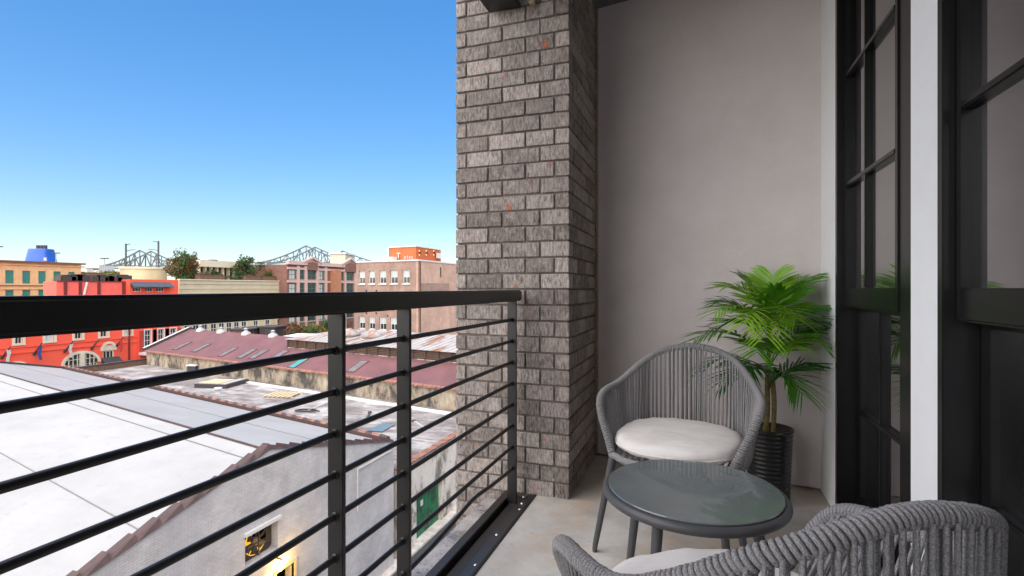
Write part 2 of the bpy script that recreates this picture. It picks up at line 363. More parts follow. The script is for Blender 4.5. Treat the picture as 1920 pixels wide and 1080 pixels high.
# window wall with openings
OPEN = [(1.93, 2.84), (.36, 1.735), (-1.4, -.1)]
ZW0, ZW1 = .03, 2.68
mb = MB(); x0, x1 = WX, WX + .17; ys = 3.42
for (a, b) in OPEN:
    mb.box((x0, b, .0), (x1, ys, ZC)); mb.box((x0, a, ZW1), (x1, b, ZC)); mb.box((x0, a, .0), (x1, b, ZW0)); ys = a
mb.box((x0, BACK, 0), (x1, ys, ZC))
ww = struct(mb, 'window_wall', 'white_plaster')
# room behind the glass
rm = MB(); X0, X1, Y0, Y1 = WX + .171, 4.6, BACK, 3.5
rm.quad((X0, Y0, -.02), (X1, Y0, -.02), (X1, Y1, -.02), (X0, Y1, -.02)); struct(rm, 'room_floor', 'room_floor')
rm = MB(); rm.quad((X1, Y0, -.02), (X1, Y1, -.02), (X1, Y1, 3.2), (X1, Y0, 3.2)).quad((X0, Y1, -.02), (X1, Y1, -.02), (X1, Y1, 3.2), (X0, Y1, 3.2)).quad((X0, Y0, -.02), (X1, Y0, -.02), (X1, Y0, 3.2), (X0, Y0, 3.2)).quad((X0, Y0, 3.2), (X1, Y0, 3.2), (X1, Y1, 3.2), (X0, Y1, 3.2))
struct(rm, 'room_wall', 'room_wall')
for i, (a, b) in enumerate(OPEN):  # sheets added behind the upper panes to even out their tone
    t = thing('pane_backing', (WX + .1, (a + b) / 2, 1.06), ('grey mauve sheet added behind the upper panes of the window beside the palm', 'grey mauve sheet added behind the upper panes of the window by the near rope chair', 'grey mauve sheet added behind the upper panes of the window behind the viewer')[i], 'roller shade', 'added pane backings')
    a2 = 2.125 if i == 0 else a + .045; MB().box((WX + .070, a2, 1.062), (WX + .073, b - .04, ZW1 - .045)).build('backing_sheet', 'backing_mauve', t); MB().box((WX + .069, a2, 1.035), (WX + .076, b - .04, 1.061)).build('backing_bar', 'frame_paint', t)
bld = thing('apartment_building', (6, 0, -12.4), 'grey apartment building that carries the balcony and its windows', 'building')
MB().box((WX + .18, -14, -12.4), (14, 18, -.26)).build('lower_wall', 'pale_wall', bld)
MB().box((WX + .26, -14, 3.21), (14, 18, 4.1)).build('upper_wall', 'pale_wall', bld)  # unseen upper storey, shaped low so the sun reaches the street
MB().box((4.62, -14, -.25), (14, 18, 3.2)).build('rear_wall', 'pale_wall', bld)
MB().box((WX + .18, 3.8, -.25), (4.6, 18, 3.2)).build('side_wall', 'pale_wall', bld)

def window(y0, y1, ymull, label, ysash0=None):
    t = thing('sash_window', (WX + .06, (y0 + y1) / 2, ZW0), label, 'window', None)
    f = .035; fx0, fx1 = WX - .004, WX + .165
    mb = MB()
    mb.box((fx0, y1 - f, ZW0), (fx1, y1 - .001, ZW1 - .001)).box((fx0 + .02, y0 + .001, ZW0), (fx1, y0 + f, ZW1 - .001)).box((fx0, y0 + f, ZW1 - f), (fx1, y1 - f, ZW1 - .001)).box((fx0, y0 + f, ZW0 + .001), (fx1, y1 - f, ZW0 + f))
    fr = mb.build('frame', 'frame_paint', t, .003)
    a, b = y0 + f, y1 - f
    if ysash0:
        a = ysash0; MB().box((WX + .03, y0 + f + .001, ZW0 + f), (WX + .16, a, ZW1 - f)).build('jamb_filler', 'frame_paint', t, .003)
    for nm, gx, z0, z1, hz, st in (('upper_sash', WX + .045, 1.0, ZW1 - f - .002, (1.565, 2.07), .028), ('lower_sash', WX + .098, ZW0 + f + .002, 1.03, (.515,), .05)):
        mb = MB(); d = .02
        zb = .085 if nm == 'upper_sash' else .06
        mb.box((gx - d, b - st, z0), (gx + d, b - .001, z1)).box((gx - d, a + .001, z0), (gx + d, a + st, z1)).box((gx - d, a + st, z1 - .05), (gx + d, b - st, z1)).box((gx - d, a + st, z0), (gx + d, b - st, z0 + zb))
        s = mb.build(nm, 'frame_paint', t, .004)
        for z in hz: MB().box((gx - .022, a + st, z - .011), (gx + .012, b - st, z + .011)).build('muntin', 'frame_paint', s, .004)
        for ym in ymull: MB().box((gx - .019, ym - .011, z0 + zb), (gx + .010, ym + .011, z1 - .05)).build('muntin', 'frame_paint', s, .004)
        zs = [z0 + zb] + list(hz) + [z1 - .05]; yy = [a + st] + sorted(ymull) + [b - st]
        for i in range(len(zs) - 1):
            for j in range(len(yy) - 1):
                MB().quad((gx, yy[j], zs[i]), (gx, yy[j + 1], zs[i]), (gx, yy[j + 1], zs[i + 1]), (gx, yy[j], zs[i + 1])).build('pane', 'window_glass' if nm == 'upper_sash' else 'lower_glass', s)
    return t
window(1.93, 2.84, [2.50], 'tall dark framed sash window beside the potted palm', 2.12)
window(.36, 1.735, [1.05], 'tall dark framed sash window beside the rope chair seen from behind')
window(-1.4, -.1, [-.75], 'tall dark framed sash window further along the balcony behind the viewer')

# ------------------------------------------------------------------ brick pillar
COURSE, JT = .0833, .010
pil = thing('brick_pillar', ((PX0 + PX1) / 2, PY + .4, -12.4), 'tall grey brick pillar with orange paint flecks at the end of the railing', 'pillar')
MB().box((PX0 + .009, PY + .009, -12.4), (PX1 - .009, 3.62, ZC - .003)).build('mortar_core', 'mortar', pil)
brick_cache = {}
def brick(lx, ly, lz):
    k = (round(lx, 3), round(ly, 3), round(lz, 3), random.randrange(3))
    if k not in brick_cache:
        bm = bmesh.new(); bmesh.ops.create_cube(bm, size=1)
        for v in bm.verts: v.co = Vector((v.co.x * lx, v.co.y * ly, v.co.z * lz)) + Vector([random.uniform(-.0012, .0012) for _ in range(3)])
        bmesh.ops.bevel(bm, geom=bm.edges[:], offset=.0028, segments=1, affect='EDGES')
        me = bpy.data.meshes.new('brick'); bm.to_mesh(me); bm.free(); me.materials.append(M('grey_brick')); brick_cache[k] = me
    return brick_cache[k]
off = pil.location
def put_brick(x0, x1, y0, y1, z):
    me = brick(x1 - x0, y1 - y0, COURSE - JT); o = bpy.data.objects.new('brick', me); col.objects.link(o); o.parent = pil
    o.location = Vector(((x0 + x1) / 2 + random.uniform(-.001, .001), (y0 + y1) / 2 + random.uniform(-.003, .002), z + (COURSE - JT) / 2 + random.uniform(-.001, .001))) - off
    o.rotation_euler = (0, 0, random.uniform(-.006, .006))
D = .092
rowA = [PX0, -1.190, -.979, -.767, PX1]; rowB = [PX0, -1.059, -.848, -.690, PX1]
for r in range(-4, 35):
    z = r * COURSE; rw = rowA if r % 2 else rowB
    for i in range(4):
        a = rw[i] + (JT / 2 if i else 0); b = rw[i + 1] - (JT / 2 if i < 3 else 0)
        if r < 0 and a > -1.0: continue
        if i == 3: y1 = PY + (D if r % 2 else .205)
        elif i == 0: y1 = PY + (.205 if r % 2 else D)
        else: y1 = PY + D
        put_brick(a, b, PY, y1, z)
    if r >= 0:
        y = PY + (D if r % 2 else .205) + JT
        while y < 3.36:
            e = min(y + .205, 3.40); put_brick(PX1 - D, PX1, y, e, z); y = e + JT
# wall lantern on the pillar, only its underside in view
ln = thing('wall_lantern', (-.93, 2.5, 2.55), 'black wall lantern at the top of the brick pillar', 'lamp')
MB().box((-1.05, 2.42, 2.565), (-.87, 2.575, 2.585)).build('base_plate', 'black_metal', ln, .004)
MB().box((-1.03, 2.44, 2.586), (-.89, 2.56, 2.80)).build('lantern_body', 'frame_paint', ln, .004)
MB().box((-.99, 2.545, 2.66), (-.93, 2.584, 2.74)).build('bracket', 'black_metal', ln, .004)
MB().tube([(-.80, 2.56, 2.555), (-.80, 2.56, 2.60)], .018, 10).build('junction_stub', 'bead', ln)

# ------------------------------------------------------------------ railing
rl = thing('balcony_railing', (RAILX, 1.0, 0), 'black steel balcony railing with eight round horizontal bars', 'railing')
mb = MB().box((-.915, BACK, 1.018), (-.852, 2.545, 1.074)); mb.build('handrail', 'black_metal', rl, .007, seg=3)
POSTS = [2.49, 1.448, 1.116, .07, -.262, -1.304, -1.64]
for y in POSTS: MB().box((-.914, y, -.052), (-.866, y + .014, 1.017)).build('post', 'black_metal', rl, .0015)
for k in range(8):
    z = .922 - .1088 * k
    pts = [(RAILX, BACK, z), (RAILX, 1.45, z)]
    if k < 7: pts += [(RAILX, 2.49, z)]
    else:
        pts = [(RAILX, BACK, z), (RAILX, 1.2, z), (RAILX, 1.448, z - .004)] + [(RAILX + .004, y, z + d) for y, d in ((1.62, .003), (1.8, .016), (1.94, .030), (1.99, .033), (2.05, .031), (2.2, .016), (2.35, .006), (2.49, 0))]
    rod = MB().tube(pts, .0085, 12); rd = rod.build('rod', 'black_metal', rl)
    for y in POSTS[:4]:
        MB().tube([(RAILX, y - .006, z), (RAILX, y - .001, z)], lambda i: (.0095, .0125)[i], 12).build('weld', 'black_metal', rd)
# flashing strip and kerb angle
fl = thing('edge_flashing', (-.85, 0, -.05), 'black steel flashing strip with bright rivets along the concrete floor edge', 'flashing')
mb = MB(); mb.prism([(FE - .001, BACK, .004), (FE + .012, BACK, .004), (FE + .012, BACK, .001), (FE - .001, BACK, -.03), (-.905, BACK, -.049), (-.905, BACK, -.02), (-.862, BACK, -.018)], (0, 2.585 - BACK, 0)); mb.build('flashing_strip', 'flashing', fl, .002)
mb = MB(); mb.box((-.960, BACK, -.049), (-.917, 2.584, .006)); mb.build('kerb_angle', 'flashing', fl, .003)
for i, y in enumerate((2.55, 2.47, 2.40, 2.12, 1.86, 1.62, 1.40)):
    MB().lathe((FE - .018 - .012 * (i % 2) - (.03 if i == 0 else 0), y, -.004), [(.008, 0), (.007, .003), (.003, .005), (0, .0055)], 10).build('rivet', 'rivet', fl)

# ------------------------------------------------------------------ rope chairs
RP = [(.228, .262, .413), (.311, .168, .602), (.291, -.060, .650), (.170, -.223, .766), (0, -.256, .809)]
def make_chair():
    t = bpy.data.objects.new('rope_chair', None); col.objects.link(t)
    ctrl = [Vector(p) for p in RP] + [Vector((-x, y, z)) for x, y, z in RP[:4][::-1]]
    rim = catmull(ctrl, 24)
    MB().tube(rim[::3], .0115, 10).build('rim_tube', 'leg_metal', t)
    # cord wrapped round the rim: one ring per turn
    ring = MB(); seg = 18; circ = [(.0122 * math.cos(2 * math.pi * k / seg), .0122 * math.sin(2 * math.pi * k / seg), .0030 * math.sin(2 * math.pi * k / seg)) for k in range(seg)]
    ring.tube(circ, .0043, 7, closed=True); ring_me = ring.mesh('cord_wrap', 'grey_cord')
    st = resample(rim, .0088)
    for i, p in enumerate(st):
        d = (st[min(i + 1, len(st) - 1)] - st[max(i - 1, 0)]).normalized()
        o = bpy.data.objects.new('cord_wrap', ring_me); col.objects.link(o); o.parent = t
        q = d.to_track_quat('Z', 'Y'); o.location = p + Vector([random.uniform(-.0005, .0005) for _ in range(3)])
        o.rotation_mode = 'QUATERNION'; o.rotation_quaternion = q @ Matrix.Rotation(random.uniform(-.25, .25), 4, 'Z').to_quaternion() @ Matrix.Rotation(random.uniform(-.05, .05), 4, 'X').to_quaternion()
    # seat frame
    SF = [(.228, .262, .405), (.262, .10, .40), (.255, -.06, .40), (.19, -.20, .40), (0, -.262, .40)]
    sctrl = [Vector(p) for p in SF] + [Vector((-x, y, z)) for x, y, z in SF[:4][::-1]]
    seat = catmull(sctrl, 12) ; front = catmull([sctrl[-1], Vector((-.12, .315, .398)), Vector((.12, .315, .398)), sctrl[0]], 8)[1:-1]
    MB().tube(seat + front, .0145, 10, closed=True).build('seat_frame', 'grey_cord', t)
    sm = MB()
    for k in range(-7, 8):
        x = k * .03; yb = -.25 * math.sqrt(max(0, 1 - (x / .27) ** 2)); sm.bar((x, yb, .402), (x, .295, .402), .016, .006)
    sm.build('seat_straps', 'grey_cord', t)
    # upright cords: two layers, from rim to seat frame
    cr = resample(rim, .002); i0 = next(i for i, p in enumerate(cr) if p.z > .60); i1 = len(cr) - 1 - i0
    ss = resample(seat, .002); n = 66
    for k in range(n):
        f_ = k / (n - 1); a = cr[int(i0 + (i1 - i0) * f_)]
        b = ss[int((.035 + .93 * f_) * (len(ss) - 1))]
        nrm = Vector((b.x, b.y, 0)).normalized()
        for L, o_ in ((0, .0125), (1, -.0115)):
            j = (random.uniform(-.002, .002) + (.004 if L else -.004))
            tang = Vector((-nrm.y, nrm.x, 0)) * j
            A = a + nrm * o_ + tang + Vector((0, 0, -.004)); B = b + nrm * (o_ * .9) + tang * .6; mid = A.lerp(B, .5) + Vector((random.uniform(-.0015, .0015), random.uniform(-.0015, .0015), 0))
            MB().tube([A, mid, B], .0038, 6).build('cord', 'grey_cord', t)
    # legs
    for sx in (-1, 1):
        for (tx, ty, fx, fy) in ((.225, .25, .292, .285), (.195, -.19, .255, -.29)):
            MB().tube([(sx * fx, fy, 0), (sx * fx, fy, .012), (sx * (fx * .97 + tx * .03), fy * .97 + ty * .03, .03), (sx * tx, ty, .40)], lambda i: (.0095, .0105, .0115, .0165)[i], 12).build('leg', 'leg_metal', t)
    # cushion: a domed, rounded pad with a piped seam
    rings = []; seg = 48
    def outline(a):
        c, s_ = math.cos(a), math.sin(a); e = .82
        return Vector((.248 * math.copysign(abs(c) ** e, c), .262 * math.copysign(abs(s_) ** e, s_) + .078, 0))
    prof = [(.0, .424), (.80, .424), (.94, .428), (.99, .438), (1.0, .452), (.985, .468), (.94, .478), (.85, .484), (.6, .489), (.3, .491), (.0, .4915)]
    cm = MB(); vs = []; fs = []
    for (s_, z) in prof:
        vs += [Vector((0, .078, 0)) + (outline(2 * math.pi * k / seg) - Vector((0, .078, 0))) * max(s_, .001) + Vector((0, 0, z + .0025 * math.sin(k * 1.9 + z * 90) * (s_ > .9))) for k in range(seg)]
    for i in range(len(prof) - 1):
        for k in range(seg): fs.append((i * seg + k, i * seg + (k + 1) % seg, (i + 1) * seg + (k + 1) % seg, (i + 1) * seg + k))
    cm.add(vs, fs, True); cu = cm.build('seat_cushion', 'cushion', t)
    MB().tube([outline(2 * math.pi * k / 60) * 1.001 + Vector((0, 0, .4475 + .0015 * math.sin(k * .9))) for k in range(60)], .0032, 6, closed=True).build('piping', 'cushion', cu)
    return t
ch1 = make_chair(); ch1.location = (-.056, 2.345, 0); ch1.rotation_euler = (0, 0, 2.969)
tag(ch1, 'grey rope chair with white cushion facing the table, back to the potted palm', 'chair', 'rope chairs at the round table')
ch2 = copy_tree(ch1); ch2.location = (.113, .970, 0); ch2.rotation_euler = (0, 0, .567)
tag(ch2, 'grey rope chair with white cushion seen from behind, turned towards the railing', 'chair', 'rope chairs at the round table')

# ------------------------------------------------------------------ table
TC = Vector((-.010, 1.72, 0)); TZ, TR = .46, .268
tb = thing('round_table', TC, 'low round table with grey green glass top between the rope chairs', 'table')
MB().lathe(TC, [(0, TZ - .008), (TR - .012, TZ - .008), (TR - .009, TZ - .006), (TR - .008, TZ - .002), (TR - .010, TZ), (0, TZ)], 96, False).build('glass_top', 'table_glass', tb)
MB().tube([TC + Vector(((TR - .004) * math.cos(a), (TR - .004) * math.sin(a), TZ - .020)) for a in [2 * math.pi * k / 96 for k in range(96)]], .0145, 12, closed=True).build('rim_ring', 'leg_metal', tb)
MB().lathe(TC, [(0, TZ - .014), (TR - .015, TZ - .014), (TR - .015, TZ - .010), (0, TZ - .010)], 64, False).build('support_disc', 'leg_metal', tb)
for a in (62, 152, 242, 332):
    c_, s_ = math.cos(R(a)), math.sin(R(a))
    MB().tube([TC + Vector((.25 * c_, .25 * s_, 0)), TC + Vector((.25 * c_, .25 * s_, .012)), TC + Vector((.195 * c_, .195 * s_, TZ - .02))], lambda i: (.010, .0115, .0165)[i], 12).build('leg', 'leg_metal', tb)

# ------------------------------------------------------------------ potted palm
PC = Vector((.352, 2.955, 0))
pot = thing('ribbed_pot', PC, 'ribbed black plastic plant pot beside the grey wall', 'plant pot')
prof = [(0, 0), (.094, 0), (.098, .01)]
for k in range(60):
    z = .02 + k * .33 / 60; prof.append((.098 + .016 * z / .36 + .0016 * math.sin(k * 1.57), z))
prof += [(.114, .352), (.119, .356), (.119, .366), (.112, .367), (.108, .345), (0, .340)]
MB().lathe(PC, prof, 48).build('pot_wall', 'plastic_pot', pot)
mb = MB().lathe(PC, [(.108, .347), (.07, .353), (.03, .350), (0, .352)], 24); mb.build('soil', 'pot_soil', pot)
palm = thing('potted_palm', PC + Vector((0, 0, .345)), 'bright green artificial palm standing in the ribbed black pot', 'plant')
ax = [PC + Vector((-.012, -.01, .345)), PC + Vector((-.006, -.01, .48)), PC + Vector((-.004, 0, .62)), PC + Vector((.004, 0, .78)), PC + Vector((.0, 0, .95))]
axp = catmull(ax, 6)
MB().tube(axp, lambda i: .016 - .009 * i / len(axp), 9).build('trunk', 'palm_trunk', palm)
MB().tube(catmull([PC + Vector((.02, -.02, .345)), PC + Vector((.025, -.018, .5)), PC + Vector((.014, -.01, .66))], 6), .012, 8).build('trunk', 'palm_trunk', palm)
def frond(bz, tip, mat, sag, n=15, ll=.155):
    base = PC + Vector((random.uniform(-.006, .006), random.uniform(-.006, .006), bz)); tip = Vector(tip)
    mid = base.lerp(tip, .5) + Vector((0, 0, sag)); path = [base * (1 - t) ** 2 + mid * 2 * t * (1 - t) + tip * t * t for t in [i / 14 for i in range(15)]]
    m_ = MB(); m_.tube(path, lambda i: .0042 * (1 - i / 16), 5)
    def at(t): x = t * 14; i = min(int(x), 13); return path[i].lerp(path[i + 1], x - i), (path[i + 1] - path[i]).normalized()
    for k in range(n):
        t = .22 + .78 * k / (n - 1); p, d = at(min(t, .999)); side = d.cross(Vector((0, 0, 1)))
        if side.length < .2: side = Vector((1, 0, 0))
        side.normalize(); up = side.cross(d)
        L = ll * (.55 + .75 * math.sin(math.pi * min(1, .18 + t * .72))) * random.uniform(.88, 1.1)
        for sg in (-1, 1):
            fw = .55 + .65 * t
            dr = (side * sg + d * fw + up * random.uniform(-.05, .25)).normalized()
            wv = d * .0104 * (1 - .3 * t)
            pts = []
            for q, wd in ((0, .5), (.3, 1), (.65, .85), (1, .06)):
                c0 = p + dr * L * q + Vector((0, 0, -L * .22 * q * q)); pts.append((c0 - wv * wd, c0 + up * .0022 * wd, c0 + wv * wd))
            vs = [x for tr in pts for x in tr]
            m_.add(vs, [(3 * i + j, 3 * i + j + 1, 3 * i + 4 + j, 3 * i + 3 + j) for i in range(3) for j in range(2)], True)
    m_.build('frond', mat, palm)
pd = PC.y * CY - PC.x * SY
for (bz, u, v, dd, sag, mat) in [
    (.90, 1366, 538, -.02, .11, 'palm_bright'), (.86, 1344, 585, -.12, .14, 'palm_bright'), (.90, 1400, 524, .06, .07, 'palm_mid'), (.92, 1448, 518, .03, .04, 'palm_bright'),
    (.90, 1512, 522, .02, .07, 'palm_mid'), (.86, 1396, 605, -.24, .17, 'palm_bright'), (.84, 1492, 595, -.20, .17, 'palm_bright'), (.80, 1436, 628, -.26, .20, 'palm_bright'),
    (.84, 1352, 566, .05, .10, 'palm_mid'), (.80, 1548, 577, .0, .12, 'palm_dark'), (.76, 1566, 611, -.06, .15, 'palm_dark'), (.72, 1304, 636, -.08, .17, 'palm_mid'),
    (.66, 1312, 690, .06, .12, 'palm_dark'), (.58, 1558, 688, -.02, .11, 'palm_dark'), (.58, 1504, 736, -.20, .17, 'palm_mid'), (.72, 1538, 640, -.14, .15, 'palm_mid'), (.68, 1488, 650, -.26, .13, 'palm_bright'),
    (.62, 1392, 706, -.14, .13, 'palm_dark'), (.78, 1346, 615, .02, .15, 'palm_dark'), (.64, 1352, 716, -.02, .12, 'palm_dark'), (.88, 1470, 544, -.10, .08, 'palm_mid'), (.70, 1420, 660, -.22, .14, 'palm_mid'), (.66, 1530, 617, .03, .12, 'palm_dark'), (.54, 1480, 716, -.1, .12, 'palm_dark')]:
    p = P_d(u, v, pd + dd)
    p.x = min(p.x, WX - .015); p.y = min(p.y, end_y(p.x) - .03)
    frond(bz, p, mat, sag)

# ================================================================== THE CITY
ZG = -12.4
struct(MB().box((-4000, -2000, ZG - 1), (4000, 6000, ZG)), 'ground', 'land')
struct(MB().box((-13.4, -60, ZG + .004), (WX, 160, ZG + .03)), 'street', 'asphalt')
struct(MB().box((-73, -60, ZG + .004), (-63, 160, ZG + .03)), 'street', 'asphalt')
struct(MB().box((-15.6, -60, ZG + .004), (-13.4, 160, ZG + .14)), 'pavement', 'concrete')
struct(MB().box((-1.9, -60, ZG + .031), (WX + .17, 160, ZG + .16)), 'pavement', 'concrete')

class Fac:
    """a vertical wall plane: origin O, horizontal direction e, outward normal n"""
    def __init__(s, O, e, n): s.O = Vector((O[0], O[1], 0)); s.e = Vector((e[0], e[1], 0)).normalized(); s.n = Vector((n[0], n[1], 0)).normalized()
    def pt(s, a, z, d=0): return s.O + s.e * a + s.n * d + Vector((0, 0, z))
    def sz(s, u, v): p = P_plane(u, v, s.O, s.n); return (p - s.O).dot(s.e), p.z
    def s(s_, u): return s_.sz(u, 540)[0]
    def box(s, mb, a0, a1, z0, z1, d0, d1):
        return mb.hexa([s.pt(a0, z0, d0), s.pt(a1, z0, d0), s.pt(a1, z0, d1), s.pt(a0, z0, d1), s.pt(a0, z1, d0), s.pt(a1, z1, d0), s.pt(a1, z1, d1), s.pt(a0, z1, d1)])
    def wall(s, name, mat, parent, a0, a1, z0, top, holes=(), depth=.3):
        tops = top if isinstance(top, list) else [(a0, top), (a1, top)]
        def zt(a):
            for (p, q), (p2, q2) in zip(tops, tops[1:]):
                if p - 1e-6 <= a <= p2 + 1e-6: return q + (q2 - q) * (a - p) / (p2 - p)
            return tops[-1][1]
        cuts = sorted({round(x, 4) for x in [a0, a1] + [t[0] for t in tops] + [h[0] for h in holes] + [h[1] for h in holes] if a0 - 1e-6 <= x <= a1 + 1e-6}); mb = MB()
        for c0, c1 in zip(cuts, cuts[1:]):
            m_ = (c0 + c1) / 2; hs_ = sorted([(h[2], h[3]) for h in holes if h[0] < m_ < h[1]]); z = z0
            for h0, h1 in hs_:
                mb.quad(s.pt(c0, z), s.pt(c1, z), s.pt(c1, h0), s.pt(c0, h0)); z = h1
            mb.quad(s.pt(c0, z), s.pt(c1, z), s.pt(c1, zt(c1)), s.pt(c0, zt(c0)))
            mb.quad(s.pt(c0, zt(c0)), s.pt(c1, zt(c1)), s.pt(c1, zt(c1), -depth), s.pt(c0, zt(c0), -depth))
            mb.quad(s.pt(c0, z0, -depth), s.pt(c1, z0, -depth), s.pt(c1, zt(c1), -depth), s.pt(c0, zt(c0), -depth)) if not hs_ else None
        for a in (a0, a1): mb.quad(s.pt(a, z0), s.pt(a, zt(a)), s.pt(a, zt(a), -depth), s.pt(a, z0, -depth))
        for h in holes:
            for (p, q) in (((h[0], h[2]), (h[1], h[2])), ((h[0], h[3]), (h[1], h[3])), ((h[0], h[2]), (h[0], h[3])), ((h[1], h[2]), (h[1], h[3]))):
                mb.quad(s.pt(*p), s.pt(*q), s.pt(*q, -depth), s.pt(*p, -depth))
        return mb.build(name, mat, parent)
    def window(s, parent, a0, a1, z0, z1, rec=.14, fw=.09, nv=1, nh=1, frame='white_trim', pane='far_glass', sill=None, blind=0, surround=None, sw=.12):
        mb = MB(); d0, d1 = -rec - .05, -rec + .03
        s.box(mb, a0, a0 + fw, z0, z1, d0, d1); s.box(mb, a1 - fw, a1, z0, z1, d0, d1); s.box(mb, a0 + fw, a1 - fw, z1 - fw, z1, d0, d1); s.box(mb, a0 + fw, a1 - fw, z0, z0 + fw, d0, d1)
        for k in range(1, nv + 1): a = a0 + (a1 - a0) * k / (nv + 1); s.box(mb, a - fw * .3, a + fw * .3, z0 + fw, z1 - fw, d0 + .01, d1 - .01)
        for k in range(1, nh + 1): z = z0 + (z1 - z0) * k / (nh + 1); s.box(mb, a0 + fw, a1 - fw, z - fw * .35, z + fw * .35, d0 + .012, d1 - .008)
        w_ = mb.build('window', frame, parent)
        MB().quad(s.pt(a0, z0, -rec), s.pt(a1, z0, -rec), s.pt(a1, z1, -rec), s.pt(a0, z1, -rec)).build('pane', pane, w_)
        if blind: s.box(MB(), a0 + fw, a1 - fw, z1 - fw - (z1 - z0) * blind, z1 - fw, -rec + .003, -rec + .012).build('blind', 'blind', w_)
        if sill: s.box(MB(), a0 - sw, a1 + sw, z0 - .16, z0 - .002, -.1, .14).build('sill', sill, w_)
        if surround:
            m2 = MB(); s.box(m2, a0 - sw, a0 - .002, z0, z1 + sw, -.05, .07); s.box(m2, a1 + .002, a1 + sw, z0, z1 + sw, -.05, .07); s.box(m2, a0, a1, z1 + .002, z1 + sw, -.05, .066); m2.build('surround', surround, w_)
        return w_
def mass(parent, fac, a0, a1, z0, z1, depth, mat, name='rear_wall', d0=-.31, skew=0):
    p = [fac.pt(a0, 0, d0), fac.pt(a1, 0, d0), fac.pt(a1, 0, -depth), fac.pt(a0, 0, -depth)]
    return MB().prism([q + Vector((0, 0, z0)) for q in p], (0, 0, z1 - z0)).build(name, mat, parent)

# ------------------------------------------------------------------ white gabled warehouse
WXF = -13.8; SK = Vector((-42.2, 9.67, 0)); SKN = SK.normalized()
Pk = P_x(505, 843, WXF); Rc = P_x(738, 828, WXF); Lc = Vector((WXF, 2 * Pk.y - Rc.y, Rc.z))
wh = thing('white_warehouse', (WXF - 15, Pk.y, ZG), 'white painted brick warehouse with broad white gabled roof below the railing', 'building')
F = Fac((WXF, 0), (0, 1), (1, 0))
fa0, fz1 = F.sz(459.5, 1010); fan_s = (F.sz(459.5, 540)[0], F.sz(521.5, 540)[0]); fan_z = (F.sz(459.5, 1066)[1], F.sz(459.5, 1006)[1])
dr_s = (F.sz(516, 540)[0], F.sz(551, 540)[0]); dr_z = (ZG + .15, F.sz(551, 1052)[1])
F.wall('gable_wall', 'white_brick', wh, Lc.y, Rc.y, ZG, [(Lc.y, Lc.z), (Pk.y, Pk.z), (Rc.y, Rc.z)], [(fan_s[0], fan_s[1], fan_z[0], fan_z[1]), (dr_s[0], dr_s[1], dr_z[0], dr_z[1])], .4)
dn = Vector((0, 0, -.06))
for nm, c in (('roof_slope', Rc), ('roof_slope', Lc)):
    a = Pk + dn + Vector((-.3, 0, 0)); b = c + dn + Vector((-.3, 0, 0)); mb = MB().prism([a, b, b + SK, a + SK], (0, 0, -.12)); mb.build(nm, 'white_roof', wh)
for c in (Rc, Lc):
    b = c + Vector((-.41, 0, -.2)); MB().prism([Vector((b.x, b.y, ZG)), b, b + SK, Vector((b.x + SK.x, b.y + SK.y, ZG))], (0, -.3 if c is Rc else .3, 0)).build('side_wall', 'white_brick', wh)
# far gable wall
fe = Vector((Pk.x + SK.x, 0, 0)); MB().prism([Vector((Lc.x + SK.x, Lc.y + SK.y, ZG)), Lc + SK + dn * 3, Pk + SK + dn * 3, Rc + SK + dn * 3, Vector((Rc.x + SK.x, Rc.y + SK.y, ZG))], (.3, 0, 0)).build('far_gable_wall', 'white_brick', wh)
MB().bar(Pk + SK + Vector((0, 0, .02)), Rc + SK + Vector((0, 0, .02)), .25, .16).build('far_verge', 'soot', wh); MB().bar(Pk + SK + Vector((0, 0, .02)), Lc + SK + Vector((0, 0, .02)), .25, .16).build('far_verge', 'soot', wh)
MB().bar(Pk + dn + SKN * .5 + Vector((0, 0, .03)), Pk + SK + dn + Vector((0, 0, .03)), .06, .05).build('ridge_cap', 'tile', wh)
def along(f0, c, h=.012): q = Pk.lerp(c, f0) + dn + Vector((-.3, 0, h)); return q
for f0, c, w_ in ((.075, Lc, .045), (.53, Lc, .03), (.5, Rc, .02)):
    sm = MB(); L = SK.length
    sm.bar(along(f0, c), along(f0, c) + SK * .995, w_, .016); sm.build('roof_seam', 'seam_grey', wh)
# coping tiles on the rakes and along the party wall
def coping(a, b, n, wdt, th, mat, side):
    d = (b - a) / n; up = Vector((0, 0, 1)); x = d.normalized().cross(up).normalized() * wdt / 2
    base = MB()
    for i in range(n):
        p = a + d * i; q = p + d * 1.05; h0 = up * th * random.uniform(.62, .8); h1 = up * th * 1.45; lift = up * random.uniform(0, .012)
        m_ = MB(); m_.add([p - x + lift, p + x + lift, q + x + lift, q - x + lift, p - x * .5 + h0, p + x * .5 + h0, q + x * .55 + h1, q - x * .55 + h1], [(3, 2, 1, 0), (4, 5, 6, 7), (0, 1, 5, 4), (1, 2, 6, 5), (2, 3, 7, 6), (3, 0, 4, 7)])
        m_.build('coping_tile', 'terracotta' if (n > 50 and i % 2) else mat, wh)
off3 = Vector((-.16, 0, .003))
coping(Lc + off3, Pk + off3, 12, .46, .13, 'tile', 1); coping(Rc + off3, Pk + off3, 12, .46, .13, 'tile', 1)
pw = MB().prism([Rc + Vector((-.42, .08, -.3)), Rc + Vector((-.42, .34, -.3)), Rc + SK + Vector((0, .34, -.3)), Rc + SK + Vector((0, .08, -.3))], (0, 0, .40)); pw.build('party_parapet', 'tile', wh)
coping(Rc + Vector((-.45, .21, .103)), Rc + SK + Vector((.2, .21, .103)), 84, .22, .06, 'tile', 1)
